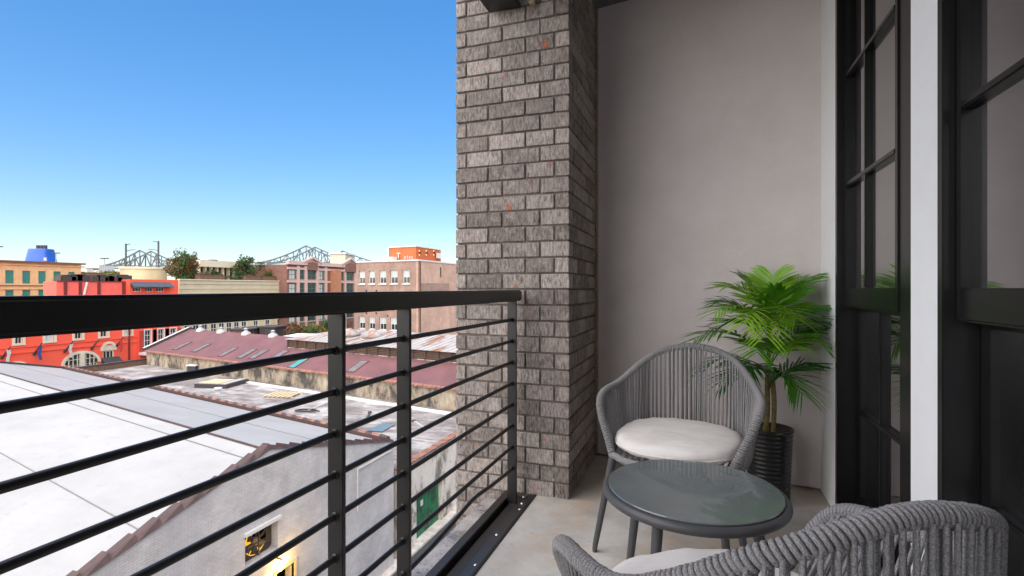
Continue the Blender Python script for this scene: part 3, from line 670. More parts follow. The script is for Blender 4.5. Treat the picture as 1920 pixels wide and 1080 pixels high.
# exhaust fan in its opening
fc = (fan_s[0] + fan_s[1]) / 2; fzc = (fan_z[0] + fan_z[1]) / 2; fr_ = min(fan_s[1] - fan_s[0], fan_z[1] - fan_z[0]) / 2
fb = MB(); F.box(fb, fan_s[0] - .05, fan_s[1] + .05, fan_z[0] - .05, fan_z[1] + .05, -1.3, -1.25).build('lit_interior', 'lit_room', wh)
hd = MB(); F.box(hd, fan_s[0] - .06, fan_s[1] + .06, fan_z[1] + .002, fan_z[1] + .11, -.05, .12).build('fan_lintel', 'white_trim', wh)
fn = MB(); ex = F.e; ez = Vector((0, 0, 1)); cc = F.pt(fc, fzc, -.30)
# shroud plate with a round hole
pl = MB(); seg = 28; ro = fr_ * .88
for k in range(seg):
    a, b = 2 * math.pi * k / seg, 2 * math.pi * (k + 1) / seg
    def sq(t):
        m_ = 1 / max(abs(math.cos(t)), abs(math.sin(t))); return cc + ex * (math.cos(t) * m_ * (fan_s[1] - fan_s[0]) / 2) + ez * (math.sin(t) * m_ * (fan_z[1] - fan_z[0]) / 2)
    pl.quad(cc + (ex * math.cos(a) + ez * math.sin(a)) * ro, sq(a), sq(b), cc + (ex * math.cos(b) + ez * math.sin(b)) * ro)
fan = pl.build('exhaust_fan', 'fan_steel', wh)
for k in range(6):
    a = 2 * math.pi * k / 6 + .3; q = ex * math.cos(a) + ez * math.sin(a); p_ = -ex * math.sin(a) + ez * math.cos(a); n_ = F.n
    MB().add([cc + q * .1 - p_ * .04, cc + q * .1 + p_ * .05 + n_ * .02, cc + q * ro * .93 + p_ * .17 + n_ * .07, cc + q * ro * .93 - p_ * .10 - n_ * .05], [(0, 1, 2, 3)]).build('fan_blade', 'fan_steel', fan)
MB().lathe((0, 0, 0), [(0, .10), (.10, .09), (.12, 0)], 16); hb = MB(); hb.tube([cc - F.n * .05, cc + F.n * .12], lambda i: (.15, .11)[i], 16); hb.build('fan_hub', 'fan_hub', fan)
gd = MB(); gd.bar(cc - ez * ro + F.n * .15, cc + ez * ro + F.n * .15, .035); gd.bar(cc - ex * ro + F.n * .15, cc + ex * ro + F.n * .15, .035); gd.build('fan_bracket', 'fan_steel', fan)
# lit doorway and lamp
F.box(MB(), dr_s[0] - .3, dr_s[1] + .3, ZG, dr_z[1] + .3, -1.6, -1.55).build('lit_interior', 'lit_room', wh)
dm = MB(); F.box(dm, dr_s[0] - .1, dr_s[0], dr_z[0], dr_z[1] + .1, -.1, .06); F.box(dm, dr_s[1], dr_s[1] + .1, dr_z[0], dr_z[1] + .1, -.1, .06); F.box(dm, dr_s[0], dr_s[1], dr_z[1], dr_z[1] + .1, -.1, .06); dm.build('door_frame', 'pale_timber', wh)
lp = P_x(531, 1055, WXF + .35); lamp = thing('floodlight', lp, 'lit yellow floodlight on the white warehouse wall beside the fan', 'lamp')
MB().tube([lp + Vector((0, -.20, -.16)), lp + Vector((0, .16, .14))], .085, 12).build('lamp_tube', 'lit_bulb', lamp)
MB().bar(lp + Vector((0, 0, .1)), lp + Vector((-.35, 0, .12)), .04).build('bracket', 'lamp_steel', lamp)
pl_d = bpy.data.lights.new('floodlight_glow', 'POINT'); pl_d.energy = 38; pl_d.color = (1, .6, .15); pl_d.shadow_soft_size = .15
plo = bpy.data.objects.new('floodlight_glow', pl_d); col.objects.link(plo); plo.parent = lamp; plo.location = (.12, 0, -.12)
# thin conduit on the wall
cs, cz = F.sz(669, 880); cn = MB(); cn.bar(F.pt(cs, cz, .04), F.pt(cs + 2.6, cz + .05, .04), .05); cn.bar(F.pt(cs, cz, .04), F.pt(cs, cz - 1.8, .04), .05); cn.build('conduit', 'white_trim', wh)

# ------------------------------------------------------------------ flat tar-roofed building
ZF = -8.07
A0 = Vector((WXF, Rc.y + .42, 0)); mdir = Vector((-27.3, 5.2, 0)).normalized()
B0 = Vector((WXF, 34.3, 0)); tB = (62 - 13.8) / -mdir.x; B1 = B0 + mdir * tB
A1 = Vector((-62, Rc.y + .42 + (62 - 13.8) * SK.y / -SK.x, 0))
fb_ = thing('flat_roofed_building', (-35, 30, ZG), 'low flat roofed building with patchy tar roof and green door', 'building')
MB().prism([A0 + Vector((-.35, 0, ZF - .3)), B0 + Vector((-.35, 0, ZF - .3)), B1 + Vector((0, 0, ZF - .3)), A1 + Vector((0, 0, ZF - .3))], (0, 0, .3)).build('roof', 'tar_roof', fb_)
gs = (F.sz(781, 540)[0], F.sz(828, 540)[0]); gz = ZG + 2.45
F.wall('front_wall', 'stained_white_wall', fb_, A0.y, 37, ZG, ZF + .12, [(gs[0], gs[1], ZG, gz)], .35)
gd_ = MB(); F.box(gd_, gs[0], gs[1], ZG + .03, gz, -.30, -.24); gdo = gd_.build('green_door', 'green_door', fb_)
for k in range(7):
    a = gs[0] + (gs[1] - gs[0]) * k / 7; F.box(MB(), a + .015, a + (gs[1] - gs[0]) / 7 - .015, ZG + .05, gz - .03, -.24, -.20).build('door_plank', 'green_door', gdo)
F.box(MB(), gs[0] + .75, gs[0] + 1.0, gz - .75, gz - .45, -.2, -.18).build('notice', 'white_trim', gdo)
nt_ = 26
for k in range(nt_):
    a = A0.y + .05 + (36.9 - A0.y) * k / nt_; m_ = MB(); F.box(m_, a, a + (36.9 - A0.y) / nt_ - .02, ZF + .122, ZF + .20 + .02 * (k % 2), -.36, .08); m_.build('eave_tile', 'terracotta', fb_)
MB().prism([A1 + Vector((0, 0, ZF)), B1 + Vector((0, 0, ZF)), B1 + Vector((-.35, 0, ZF)), A1 + Vector((-.35, 0, ZF))], (0, 0, .62)).build('far_parapet', 'brown_timber', fb_)
MB().prism([A1 + Vector((.1, 0, ZF + .62)), B1 + Vector((.1, 0, ZF + .62)), B1 + Vector((-.45, 0, ZF + .62)), A1 + Vector((-.45, 0, ZF + .62))], (0, 0, .1)).build('parapet_cap', 'soot', fb_)
MB().bar(P_z(440, 713, ZF + .06), P_z(852, 777, ZF + .06), .45, .12).build('flashing_kerb', 'pale_wall', fb_)
MB().prism([B1 + Vector((0, 0, ZG)), A1 + Vector((0, 0, ZG)), A1 + Vector((0, 0, ZF - .3)), B1 + Vector((0, 0, ZF - .3))], (.3, 0, 0)).build('rear_wall', 'stained_wall', fb_)
def roof_item(u, v, sx, sy, sz, mat, name, label, cat, rot=.2, z0=ZF):
    p = P_z(u, v, z0); t = thing(name, p, label, cat); t.rotation_euler = (0, 0, rot); return t
def lbox(t, name, mat, lo, hi, bevel=0):
    mb = MB().box(lo, hi); me = mb.mesh(name, mat); o = bpy.data.objects.new(name, me); col.objects.link(o); o.parent = t; return o
t = roof_item(365, 697, 0, 0, 0, '', 'roof_unit', 'small dark vent box on the tar roof by its far parapet', 'vent'); lbox(t, 'vent_body', 'soot', (-.5, -.5, 0), (.5, .5, .7)); lbox(t, 'vent_cap', 'pale_wall', (-.6, -.6, .7), (.6, .6, .8))
t = roof_item(415, 722, 0, 0, 0, '', 'roof_hatch', 'flat roof hatch with pale plywood sheet lying on it', 'hatch'); lbox(t, 'hatch_kerb', 'soot', (-1.5, -1.6, 0), (1.7, 1.6, .35)); lbox(t, 'plywood_sheet', 'pale_timber', (-1.3, -1.3, .352), (.8, .9, .42)); lbox(t, 'felt_strip', 'grey_trim', (.9, -1.4, .352), (1.5, 1.4, .40))
t = roof_item(409, 738, 0, 0, 0, '', 'roof_vent', 'small white pipe vent on the tar roof beside the hatch', 'vent'); MB().lathe((0, 0, 0), [(.22, 0), (.22, .35), (.32, .36), (.32, .52), (0, .56)], 16)
m_ = MB().lathe((0, 0, 0), [(.22, 0), (.22, .35), (.32, .36), (.32, .52), (0, .56)], 16).mesh('vent_pipe', 'white_trim'); o = bpy.data.objects.new('vent_pipe', m_); col.objects.link(o); o.parent = t; lbox(t, 'vent_flange', 'grey_trim', (-.4, -.4, .0), (.4, .4, .04))
t = roof_item(530, 742, 0, 0, 0, '', 'timber_pallet', 'pale slatted timber pallet lying on the tar roof', 'pallet')
for k in range(6): lbox(t, 'slat', 'pale_timber', (-1.2 + k * .42, -1, .1), (-.95 + k * .42, 1, .15))
for y in (-.8, .7): lbox(t, 'bearer', 'pale_timber', (-1.2, y, 0), (1.4, y + .12, .098))
t = roof_item(716, 803, 0, 0, 0, '', 'metal_sheet', 'blue grey metal sheet lying flat on the tar roof', 'sheet', .1); lbox(t, 'sheet_panel', 'blue_panel', (-.5, -.9, .04), (.5, .9, .07)); lbox(t, 'sheet_batten', 'soot', (-.5, -.1, 0), (.5, .1, .038))
t = roof_item(575, 772, 0, 0, 0, '', 'cable_reel', 'tangle of black pipe on the tar roof near the white warehouse', 'pipe'); mm = MB().tube([(1.0 * math.cos(a) * (1 - a * .03), .35 * math.sin(a), .05 + .008 * a) for a in [i * .35 for i in range(40)]], .035, 6).mesh('pipe_coil', 'soot'); o = bpy.data.objects.new('pipe_coil', mm); col.objects.link(o); o.parent = t
for i, (u, v, L) in enumerate(((600, 762, 3.2), (690, 783, 2.4), (790, 800, 2.6))):
    t = roof_item(u, v, 0, 0, 0, '', 'roof_lead', ('long grey felt batten lying on the tar roof beside the dark parapet', 'short dark batten on the tar roof above the green door', 'grey felt batten on the tar roof next to the brick pillar')[i], 'batten', R(100 + 20 * i)); lbox(t, 'batten', 'grey_trim' if i != 1 else 'soot', (-L / 2, -.07, 0), (L / 2, .07, .09)); lbox(t, 'batten_end', 'soot', (L / 2 + .002, -.12, 0), (L / 2 + .25, .12, .12))

# ------------------------------------------------------------------ maroon-roofed building with slatted monitor
ZE = -6.42; pdir = Vector((-mdir.y, mdir.x, 0))
if pdir.y < 0: pdir = -pdir
mr = thing('maroon_roofed_building', (-38, 43, ZG), 'long building with maroon roof, stained wall and metal roofed slatted monitor', 'building')
E0 = B0 - mdir * 4; E1 = B1
def mp(t_, o_, z): return B0 + mdir * t_ + pdir * o_ + Vector((0, 0, z))
TT = tB
MB().prism([mp(-4, .0, ZG), mp(TT, .0, ZG), mp(TT, .35, ZG), mp(-4, .35, ZG)], (0, 0, ZE - ZG - .05)).build('side_wall', 'stained_wall', mr)
SLP = .42; RO = 5.05
rf = MB().prism([mp(-4, -.15, ZE - .06), mp(TT + .3, -.15, ZE - .06), mp(TT + .3, RO, ZE + SLP * RO), mp(-4, RO, ZE + SLP * RO)], (0, 0, .10)).build('roof_slope', 'maroon_roof', mr)
MB().prism([mp(-4, RO * 2, ZE), mp(TT + .3, RO * 2, ZE), mp(TT + .3, RO, ZE + SLP * RO), mp(-4, RO, ZE + SLP * RO)], (0, 0, .10)).build('roof_slope', 'maroon_roof', mr)
MB().prism([mp(TT, .1, ZG), mp(TT, RO * 2, ZG), mp(TT, RO * 2, ZE), mp(TT, RO, ZE + SLP * RO - .1), mp(TT, .1, ZE)], mdir * -.4).build('far_gable_wall', 'stained_wall', mr)
vg = MB(); vg.bar(mp(TT + .3, -.2, ZE + .12), mp(TT + .3, RO, ZE + SLP * RO + .2), .5, .35); vg.bar(mp(TT + .3, RO * 2, ZE + .12), mp(TT + .3, RO, ZE + SLP * RO + .2), .5, .35); vg.build('verge_parapet', 'soot', mr)
MB().bar(mp(TT + .3, -.2, ZE + .31), mp(TT + .3, RO, ZE + SLP * RO + .39), .34, .05).build('verge_cap', 'white_trim', mr)
n_e = 120
for k in range(n_e):
    t0 = -4 + (TT + 4) * k / n_e; t1 = t0 + (TT + 4) / n_e - .06; m_ = MB(); p = [mp(t0, -.34, ZE - .13), mp(t1, -.34, ZE - .13), mp(t1, -.1, ZE - .06), mp(t0, -.1, ZE - .06)]; m_.prism(p, (0, 0, .13)); m_.build('eave_tile', 'terracotta', mr)
# roof ribs: thin standing seams down the maroon slope
for k in range(40):
    t0 = 1 + k * (TT - 2) / 40; MB().bar(mp(t0, -.1, ZE + .045), mp(t0, RO - .05, ZE + SLP * (RO - .05) + .085), .03, .02).build('roof_seam', 'maroon_roof', mr)
rn = Vector((-pdir.x * SLP, -pdir.y * SLP, 1)).normalized(); rp0 = mp(0, 0, ZE + .05)
for i, (u, v) in enumerate(((342, 649), (378, 653), (428, 661), (463, 664), (486, 665), (523, 667), (561, 681), (671, 688))):
    p = P_plane(u, v, rp0, rn); sl = (pdir + Vector((0, 0, SLP))).normalized(); m_ = MB()
    a, b = mdir * .45, sl * .95; m_.prism([p - a - b, p + a - b, p + a + b, p - a + b], rn * .10); k_ = m_.build('skylight', 'teal_skylight' if i == 6 else 'skylight', mr)
    fr2 = MB(); [fr2.bar(p + x + rn * .06, p + y + rn * .06, .08, .13, rn) for x, y in ((-a - b, a - b), (a - b, a + b), (a + b, -a + b), (-a + b, -a - b))]; fr2.build('skylight_kerb', 'maroon_roof', k_)
for i, (t0, h_) in enumerate(((TT - 2.5, .5), (TT - 7, .45), (TT - 12, .5), (TT - 17, .45))):
    p = mp(t0, RO - .1, ZE + SLP * RO + .1); m_ = MB().lathe(p, [(.55, -.2), (.5, .1), (.2, .3), (.18, h_), (.32, h_ + .02), (0, h_ + .18)], 12); m_.build('ridge_vent', 'grey_trim', mr)
# monitor
MO = 3.0; TM = (40.2 - 13.8) / -mdir.x; zb_ = ZE + SLP * MO; zt_ = zb_ + .97
FM = Fac((mp(-4, MO, 0).x, mp(-4, MO, 0).y), (mdir.x, mdir.y), (-pdir.x, -pdir.y)); LM = TM + 4
FM.box(MB(), 0, LM, zb_ - .5, zt_, -.5, -.2).build('monitor_wall', 'dark_slat', mr)
npan = 22
for k in range(npan + 1): FM.box(MB(), LM * k / npan - .06, LM * k / npan + .06, zb_ - .1, zt_, -.16, .03).build('monitor_post', 'dark_slat', mr)
for k in range(6): FM.box(MB(), 0, LM, zb_ + .1 + k * .15, zb_ + .17 + k * .15, -.19, -.05).build('louvre_slat', 'brown_timber', mr)
FM.box(MB(), 0, LM, zb_ - .15, zb_ + .16, -.1, .02).build('monitor_kerb', 'stained_wall', mr)
zr_ = zt_ + .85
mt = MB(); a = FM.pt(-.3, zt_ + .01, .25); b = FM.pt(LM + .25, zt_ + .01, .25); c = FM.pt(LM - 2.6, zr_, -5.2); d = FM.pt(-.3, zr_, -5.2); e_ = FM.pt(LM + .25, zt_ + .01, -10.4); f_ = FM.pt(-.3, zt_ + .01, -10.4)
mt.quad(a, b, c, d); mt.add([b, e_, c], [(0, 1, 2)]); mt.quad(d, c, e_, f_); mt.build('metal_roof', 'rust_metal_roof', mr)
for k in range(42):
    s_ = .3 + k * (LM - 3.2) / 42; MB().bar(FM.pt(s_, zt_ + .03, .25), FM.pt(s_, zr_ + .02, -5.2), .07, .05).build('metal_roof_rib', 'rust_metal_roof', mr)
FM.box(MB(), -.2, LM, ZG, zt_, -10.2, -.6).build('monitor_core', 'stained_wall', mr)
for i, u in enumerate((657, 700, 816)):
    p = P_d(u, 628 + 4 * i, 52 - i); MB().lathe(p, [(.9, -.9), (.9, 0), (1.1, .02), (.5, .45), (.15, .65), (0, .7)], 14).build('roof_ventilator', 'rust_metal_roof', mr)

# ------------------------------------------------------------------ red building
XR = -75.0
FR = Fac((XR, 0), (0, 1), (1, 0))
rb = thing('red_building', (XR - 6, 45, ZG), 'bright red three storey building with cream windows and five angled flagpoles', 'building')
sA, sC, sE = 18.0, FR.s(258), FR.s(335)
wins = []
for u0, u1 in ((28, 42), (85, 101), (140, 153.5), (188, 201), (233, 246)):
    a0, a1 = FR.s(u0), FR.s(u1); wins.append((a0, a1, -5.5, -3.6))
arch = []
big = (FR.s(120), FR.s(183)); left_arch = (FR.s(14), FR.s(49)); dr2 = (FR.s(193), FR.s(214))
holes = [x for x in wins] + [(big[0], big[1], -12.0, -8.7), (left_arch[0], left_arch[1], -12.0, -8.6), (dr2[0], dr2[1], -12.0, -7.35)]
FR.wall('front_wall', 'red_paint', rb, sA, sC, ZG, -.4, holes)
for i, w_ in enumerate(wins): FR.window(rb, *w_, nv=1, nh=1, frame='cream_trim', sill='cream_trim', surround='cream_trim', sw=.28, blind=.0 if i in (0, 2, 3) else .95)
for (z, h_) in ((-5.95, .14), (-6.62, .16)): FR.box(MB(), sA, sC, z, z + h_, -.02, .10).build('string_course', 'red_paint', rb)
def arch_fill(s0, s1, z1, rise, fac, parent, solid=False):
    """arched cream surround and fanlight above a rectangular opening"""
    m_ = MB(); n = 14; c = (s0 + s1) / 2; hw = (s1 - s0) / 2
    def ap(k, ext): a = math.pi * k / n; return c - (hw + ext) * math.cos(a), z1 + (rise + ext) * math.sin(a)
    for k in range(n):
        (a, b), (a2, b2), (c1, d1), (c2, d2) = ap(k, 0), ap(k + 1, 0), ap(k, .32), ap(k + 1, .32)
        m_.hexa([fac.pt(a, b, .005), fac.pt(a2, b2, .005), fac.pt(c2, d2, .005), fac.pt(c1, d1, .005), fac.pt(a, b, .14), fac.pt(a2, b2, .14), fac.pt(c2, d2, .14), fac.pt(c1, d1, .14)])
    s_ = m_.build('arch_surround', 'cream_trim', parent)
    f_ = MB(); f_.add([fac.pt(*ap(k, 0), .03) for k in range(n + 1)], [tuple(range(n + 1))]); f_.build('fanlight', 'cream_trim' if solid else 'far_glass', s_)
    if solid: return
    g = MB()
    for k in range(1, 8): g.bar(fac.pt(s0 + (s1 - s0) * k / 8, z1 - .4, .05), fac.pt(s0 + (s1 - s0) * k / 8, z1 + rise * math.sqrt(max(0, 1 - ((k - 4) / 4) ** 2)), .05), .09 if k != 4 else .5)
    g.bar(fac.pt(s0, z1 + rise * .45, .055), fac.pt(s1, z1 + rise * .45, .055), .07); g.build('glazing_bar', 'cream_trim', s_)
arch_fill(big[0], big[1], -8.72, 1.35, FR, rb); arch_fill(left_arch[0], left_arch[1], -8.62, .8, FR, rb); arch_fill(dr2[0], dr2[1], -7.37, .9, FR, rb, True)
for s_ in (big, left_arch, dr2): FR.window(rb, s_[0], s_[1], -12.0, -8.72 if s_ is big else (-8.62 if s_ is left_arch else -7.37), nv=5 if s_ is big else 2, nh=2, frame='cream_trim', fw=.14)
aw = MB(); aw.prism([FR.pt(dr2[0] - .2, -8.3, .02), FR.pt(dr2[0] - .2, -9.6, 1.7), FR.pt(dr2[0] - .2, -9.75, 1.7), FR.pt(dr2[0] - .2, -9.75, .02)], FR.e * (dr2[1] - dr2[0] + .8)); aw.build('awning', 'awning_dark', rb)
aw = MB(); aw.prism([FR.pt(big[0], -9.3, .02), FR.pt(big[0], -9.9, 1.5), FR.pt(big[0], -10.1, 1.5), FR.pt(big[0], -10.1, .02)], FR.e * (big[1] - big[0] + 1)); aw.build('awning', 'awning_dark', rb)
MB().bar(FR.pt(FR.s(241), -3, .15), FR.pt(FR.s(241), -11, .15), .16).build('downpipe', 'dark_red', rb)
mass(rb, FR, sA, sC, ZG, -.5, 22, 'red_paint')
# flagpoles
flagdesc = ('flagpole with a pale furled flag on the red wall below the first cream window', 'flagpole with a blue furled flag on the red wall beside the plain stretch', 'flagpole with a white hanging flag above the wide arched window', 'bare dark flagpole on the red wall above the arched doorway', 'flagpole with a red and white flag beside the red downpipe')
for i, (u0, v0, u1, v1, fm) in enumerate(((2, 672, 20, 650, 'flag_white'), (63, 665, 79, 643, 'flag_blue'), (120, 660, 137, 640, 'flag_white'), (171, 655, 186, 636, None), (217, 650, 231, 632, 'flag_red'))):
    b = P_x(u0, v0, XR); tp = P_x(u1, v1, XR + 1.0)
    fp = thing('flagpole', b, flagdesc[i], 'flagpole', 'flagpoles on the red building')
    MB().tube([b, tp], lambda k: (.10, .065)[k], 8).build('pole', 'soot', fp); MB().tube([b - Vector((0, 0, .0)), b + (tp - b) * .18], .16, 8).build('socket', 'soot', fp)
    if fm:
        p = b.lerp(tp, .75); m_ = MB(); N_ = 9
        for k in range(N_):
            z0 = -k * .19; wv = .07 * math.sin(k * .8 + i); wv2 = .07 * math.sin((k + 1) * .8 + i); ww_ = .17 - .006 * k
            m_.hexa([p + Vector((-.03, wv - ww_, z0 - .19)), p + Vector((.03, wv - ww_ * .6, z0 - .19)), p + Vector((.05, wv2 + ww_, z0 - .19)), p + Vector((-.03, wv2 + ww_, z0 - .19)), p + Vector((-.03, wv - ww_, z0)), p + Vector((.03, wv - ww_, z0)), p + Vector((.05, wv + ww_, z0)), p + Vector((-.03, wv + ww_, z0))])
        m_.build('flag', fm, fp)
# gallery section with shuttered doors
doors = [(FR.s(u0), FR.s(u1), -8.0, -5.0) for u0, u1 in ((268, 280), (293, 304), (316, 327))]
small = [(FR.s(u0), FR.s(u1), .45, 1.0) for u0, u1 in ((249, 266), (272, 288), (293, 308))]
g2 = Fac((XR + .35, 0), (0, 1), (1, 0))
g2.wall('gallery_wall', 'red_paint', rb, sC + .02, sE, ZG, -.1, doors, .4)
for d_ in doors:
    g2.window(rb, *d_, nv=1, nh=3, frame='white_trim', surround='white_trim', sw=.12)
    for s_ in (-1, 1):
        a = d_[1] + .14 if s_ > 0 else d_[0] - .14 - .62; g2.box(MB(), a, a + .60, d_[2], d_[3], .005, .08).build('shutter', 'shutter_red', rb)
gal = thing('gallery_balcony', g2.pt((sC + sE) / 2, -8.3, .5), 'black iron gallery with white fascia on the red corner building', 'balcony')
g2.box(MB(), sC - .1, sE + .4, -8.45, -8.1, .02, 1.4).build('gallery_deck', 'white_trim', gal)
for k in range(26): a = sC + (sE - sC) * k / 25; MB().bar(g2.pt(a, -8.1, 1.35), g2.pt(a, -7.2, 1.35), .04).build('baluster', 'soot', gal)
MB().bar(g2.pt(sC, -7.18, 1.35), g2.pt(sE, -7.18, 1.35), .07).build('top_rail', 'soot', gal)
for k in range(4): a = sC + .2 + (sE - sC - .4) * k / 3; MB().bar(g2.pt(a, ZG, 1.3), g2.pt(a, -8.46, 1.3), .12).build('gallery_post', 'soot', gal)
mass(rb, g2, sC + .02, sE, ZG, -.2, 22, 'red_paint', d0=-.42)
# upper storey set back
FU = Fac((XR - 1.2, 0), (0, 1), (1, 0)); ua, ub, ue = FU.s(106), FU.s(243), FU.s(334.5); zu = FU.sz(180, 528.5)[1]
FU.wall('upper_wall', 'red_paint_upper', rb, ua, ub, -.6, zu)
for u in (122, 150, 185, 231): FU.box(MB(), FU.s(u) - .16, FU.s(u) + .16, -.5, zu - .05, .005, .16).build('pilaster', 'dark_red', rb)
FU.box(MB(), ua, ub - .01, zu, zu + .12, -.35, .1).build('parapet_cap', 'dark_red', rb)
MB().bar(FU.pt(FU.s(160.5), zu - .05, .3), FU.pt(FU.s(152), -.5, .3), .22, .14).build('sloping_pipe', 'white_trim', rb)
zq = FU.sz(290, 524.5)[1]; FV = Fac((XR - .3, 0), (0, 1), (1, 0)); va, vb = FV.s(243), FV.s(334.5)
sm_ = [(FV.s(u0), FV.s(u1), FV.sz(280, 547)[1], FV.sz(280, 539)[1]) for u0, u1 in ((249, 265), (272, 287), (293, 308))]
FV.wall('upper_wall', 'red_paint', rb, va, vb, -.3, zq, sm_)
for x in sm_: FV.window(rb, *x, nv=2, nh=0, frame='white_trim', fw=.08)
aw = MB(); a_, b_ = FV.s(245), FV.s(318); za, zb2 = FV.sz(280, 529)[1], FV.sz(280, 538)[1]
aw.prism([FV.pt(a_, za, .01), FV.pt(a_, zb2, 1.0), FV.pt(a_, zb2 - .05, 1.0), FV.pt(a_, zb2 - .02, .01)], FV.e * (b_ - a_)); aw.build('awning', 'awning_dark', rb)
for k in range(18):
    s_ = a_ + (b_ - a_) * k / 17; MB().bar(FV.pt(s_, za + .02, .01), FV.pt(s_, zb2 + .02, 1.0), .07, .05).build('awning_rib', 'blue_panel', rb)
mass(rb, FU, ua, ub, -.55, zu - .02, 2.6, 'red_paint_upper'); mass(rb, FV, va, vb, -.25, zq - .02, 3.5, 'red_paint')
for i, (u, w_, h_, m__) in enumerate(((138, 2.0, .8, 'fan_steel'), (152, 1.6, .9, 'soot'), (163, 1.7, .9, 'soot'), (187, 1.3, .9, 'brown_timber'), (201, 1.6, .9, 'soot'), (213, 1.5, .8, 'grey_trim'), (224, 2.4, .8, 'grey_trim'), (240, 2.2, 1.0, 'soot'))):
    p = FU.pt(FU.s(u), zu - .02, -1.4); t = thing('air_conditioner', p, ('grey', 'black', 'dark grey', 'brown', 'dark green', 'pale grey', 'wide grey', 'wide dark')[i] + ' air conditioning unit on the roof of the red building', 'air conditioner', 'roof units on the red building')
    lbox(t, 'casing', m__, (-.6, -w_ / 2, 0), (.6, w_ / 2, h_)); lbox(t, 'fan_cowl', 'soot', (-.4, -w_ / 3, h_), (.4, w_ / 3, h_ + .12)); lbox(t, 'grille', 'soot', (.602, -w_ / 2.6, .12), (.64, w_ / 2.6, h_ - .12))

# ------------------------------------------------------------------ cream building with roof garden
XC = -80.0; FC = Fac((XC, 0), (0, 1), (1, 0)); ca, cb_ = FC.s(336), FC.s(549); zc_ = 2.4
cr = thing('cream_building', (XC - 8, (ca + cb_) / 2, ZG), 'long cream building with grooved upper wall and planted roof', 'building')
cw = [(FC.s(u) - .62, FC.s(u) + .62, -7.0, -4.3) for u in (352, 368, 384, 401, 416, 430, 444, 458, 480, 502, 524)]
FC.wall('front_wall', 'cream_paint', cr, ca, cb_, ZG, zc_, cw)
for w_ in cw: FC.window(cr, *w_, nv=1, nh=2, frame='white_trim', surround='cream_trim', sw=.15, fw=.12)
for z in (1.72, .95, .15, -1.2): FC.box(MB(), ca, cb_, z, z + .10, .002, .08).build('string_course', 'grey_trim' if z > 1 else 'cream_trim', cr)
FC.box(MB(), ca, cb_, zc_, zc_ + .18, -.5, .16).build('parapet_cap', 'cream_trim', cr)
mass(cr, FC, ca, cb_, ZG, zc_ - .1, 26, 'cream_paint')
ph = thing('roof_pavilion', FC.pt(FC.s(405), zc_, -7), 'low cream roof pavilion with dark windows among the roof garden plants', 'pavilion')
FP = Fac((XC - 9, 0), (0, 1), (1, 0)); p0, p1 = FP.s(368), FP.s(442); pz = FP.sz(400, 489)[1]; pz0 = FP.sz(400, 501)[1]
FP.box(MB(), p0, p1, pz0, pz, -7, 1.0).build('roof_fascia', 'cream_trim', ph); FP.box(MB(), p0 + .4, p1 - .4, zc_ - .1, pz0, -6, -.4).build('glazed_wall', 'far_glass', ph)
for k in range(7): a = p0 + .5 + (p1 - p0 - 1) * k / 6; FP.box(MB(), a - .12, a + .12, zc_ - .1, pz0, -.38, .3).build('column', 'cream_trim', ph)
FP.box(MB(), FP.s(412), FP.s(422), pz, pz + .35, -3, -2).build('roof_box', 'soot', ph)

def foliage(mb, c, rx, ry, rz, n, size):
    lumps = [(Vector((random.gauss(0, .42) * rx, random.gauss(0, .42) * ry, random.gauss(0, .40) * rz)), random.uniform(.28, .5)) for _ in range(9)]
    for k in range(n):
        l, r_ = random.choice(lumps); d = Vector((random.gauss(0, 1), random.gauss(0, 1), random.gauss(0, 1))).normalized() * random.random() ** .4 * r_
        p = Vector(c) + l + Vector((d.x * rx, d.y * ry, d.z * rz)); s_ = size * random.uniform(.6, 1.3)
        a = Vector((random.gauss(0, 1), random.gauss(0, 1), random.gauss(0, 1))).normalized(); b = a.cross(Vector((random.gauss(0, 1), random.gauss(0, 1), random.gauss(0, 1)))).normalized()
        mb.add([p - a * s_, p + b * s_ * .55, p + a * s_, p - b * s_ * .55], [(0, 1, 2, 3)])
def tree(name, base, h, rx, rz, mats, label, cat='tree', group=None, n=1500, size=.22, trunk=True):
    base = Vector(base); t = thing(name, base, label, cat, group); cz = h - rz * .8
    tp = [base, base + Vector((.05 * h, 0, cz * .5)), base + Vector((0, .03 * h, cz))]
    if trunk:
        m_ = MB(); m_.tube(catmull(tp, 5), lambda i: max(.03, .045 * h * (1 - i / 14)), 7)
        for k in range(6):
            a = k * 1.05 + .3; q = base + Vector((0, 0, cz * random.uniform(.45, .9))); m_.tube([q, q + Vector((math.cos(a) * rx * .35, math.sin(a) * rx * .35, rz * .35)), q + Vector((math.cos(a) * rx * .7, math.sin(a) * rx * .7, rz * .6))], lambda i: (.022 * h, .014 * h, .005 * h)[i], 5)
        m_.build('trunk', 'bark', t)
    for i, mt_ in enumerate(mats):
        m_ = MB(); foliage(m_, base + Vector((0, 0, cz)), rx, rx, rz, n // len(mats), size); m_.build('crown', mt_, t)
    return t
def ctree(u, v0, v1, wpx, back, mats, name, label, cat='tree', n=1500, trunk=True, size=.22, group='roof garden plants'):
    X = XC - back; b = P_x(u, v0, X); b.z = zc_ - .05; k = ray(u, 540); dd = X / k.x; top = P_x(u, v1, X).z; h = top - b.z
    tree(name, b, h, wpx * dd / FPX / 2 * 1.0, h * .52, mats, label, cat, group, n, size, trunk)
ctree(338, 525, 475, 56, 4, ['leaf_olive', 'leaf_green', 'leaf_orange'], 'garden_tree', 'olive and rust coloured bushy tree on the cream building roof corner', n=3600, size=.2)
ctree(362, 525, 482, 26, 5, ['leaf_orange', 'leaf_olive'], 'garden_tree', 'slim rusty tree beside the roof pavilion', n=1300, size=.18)
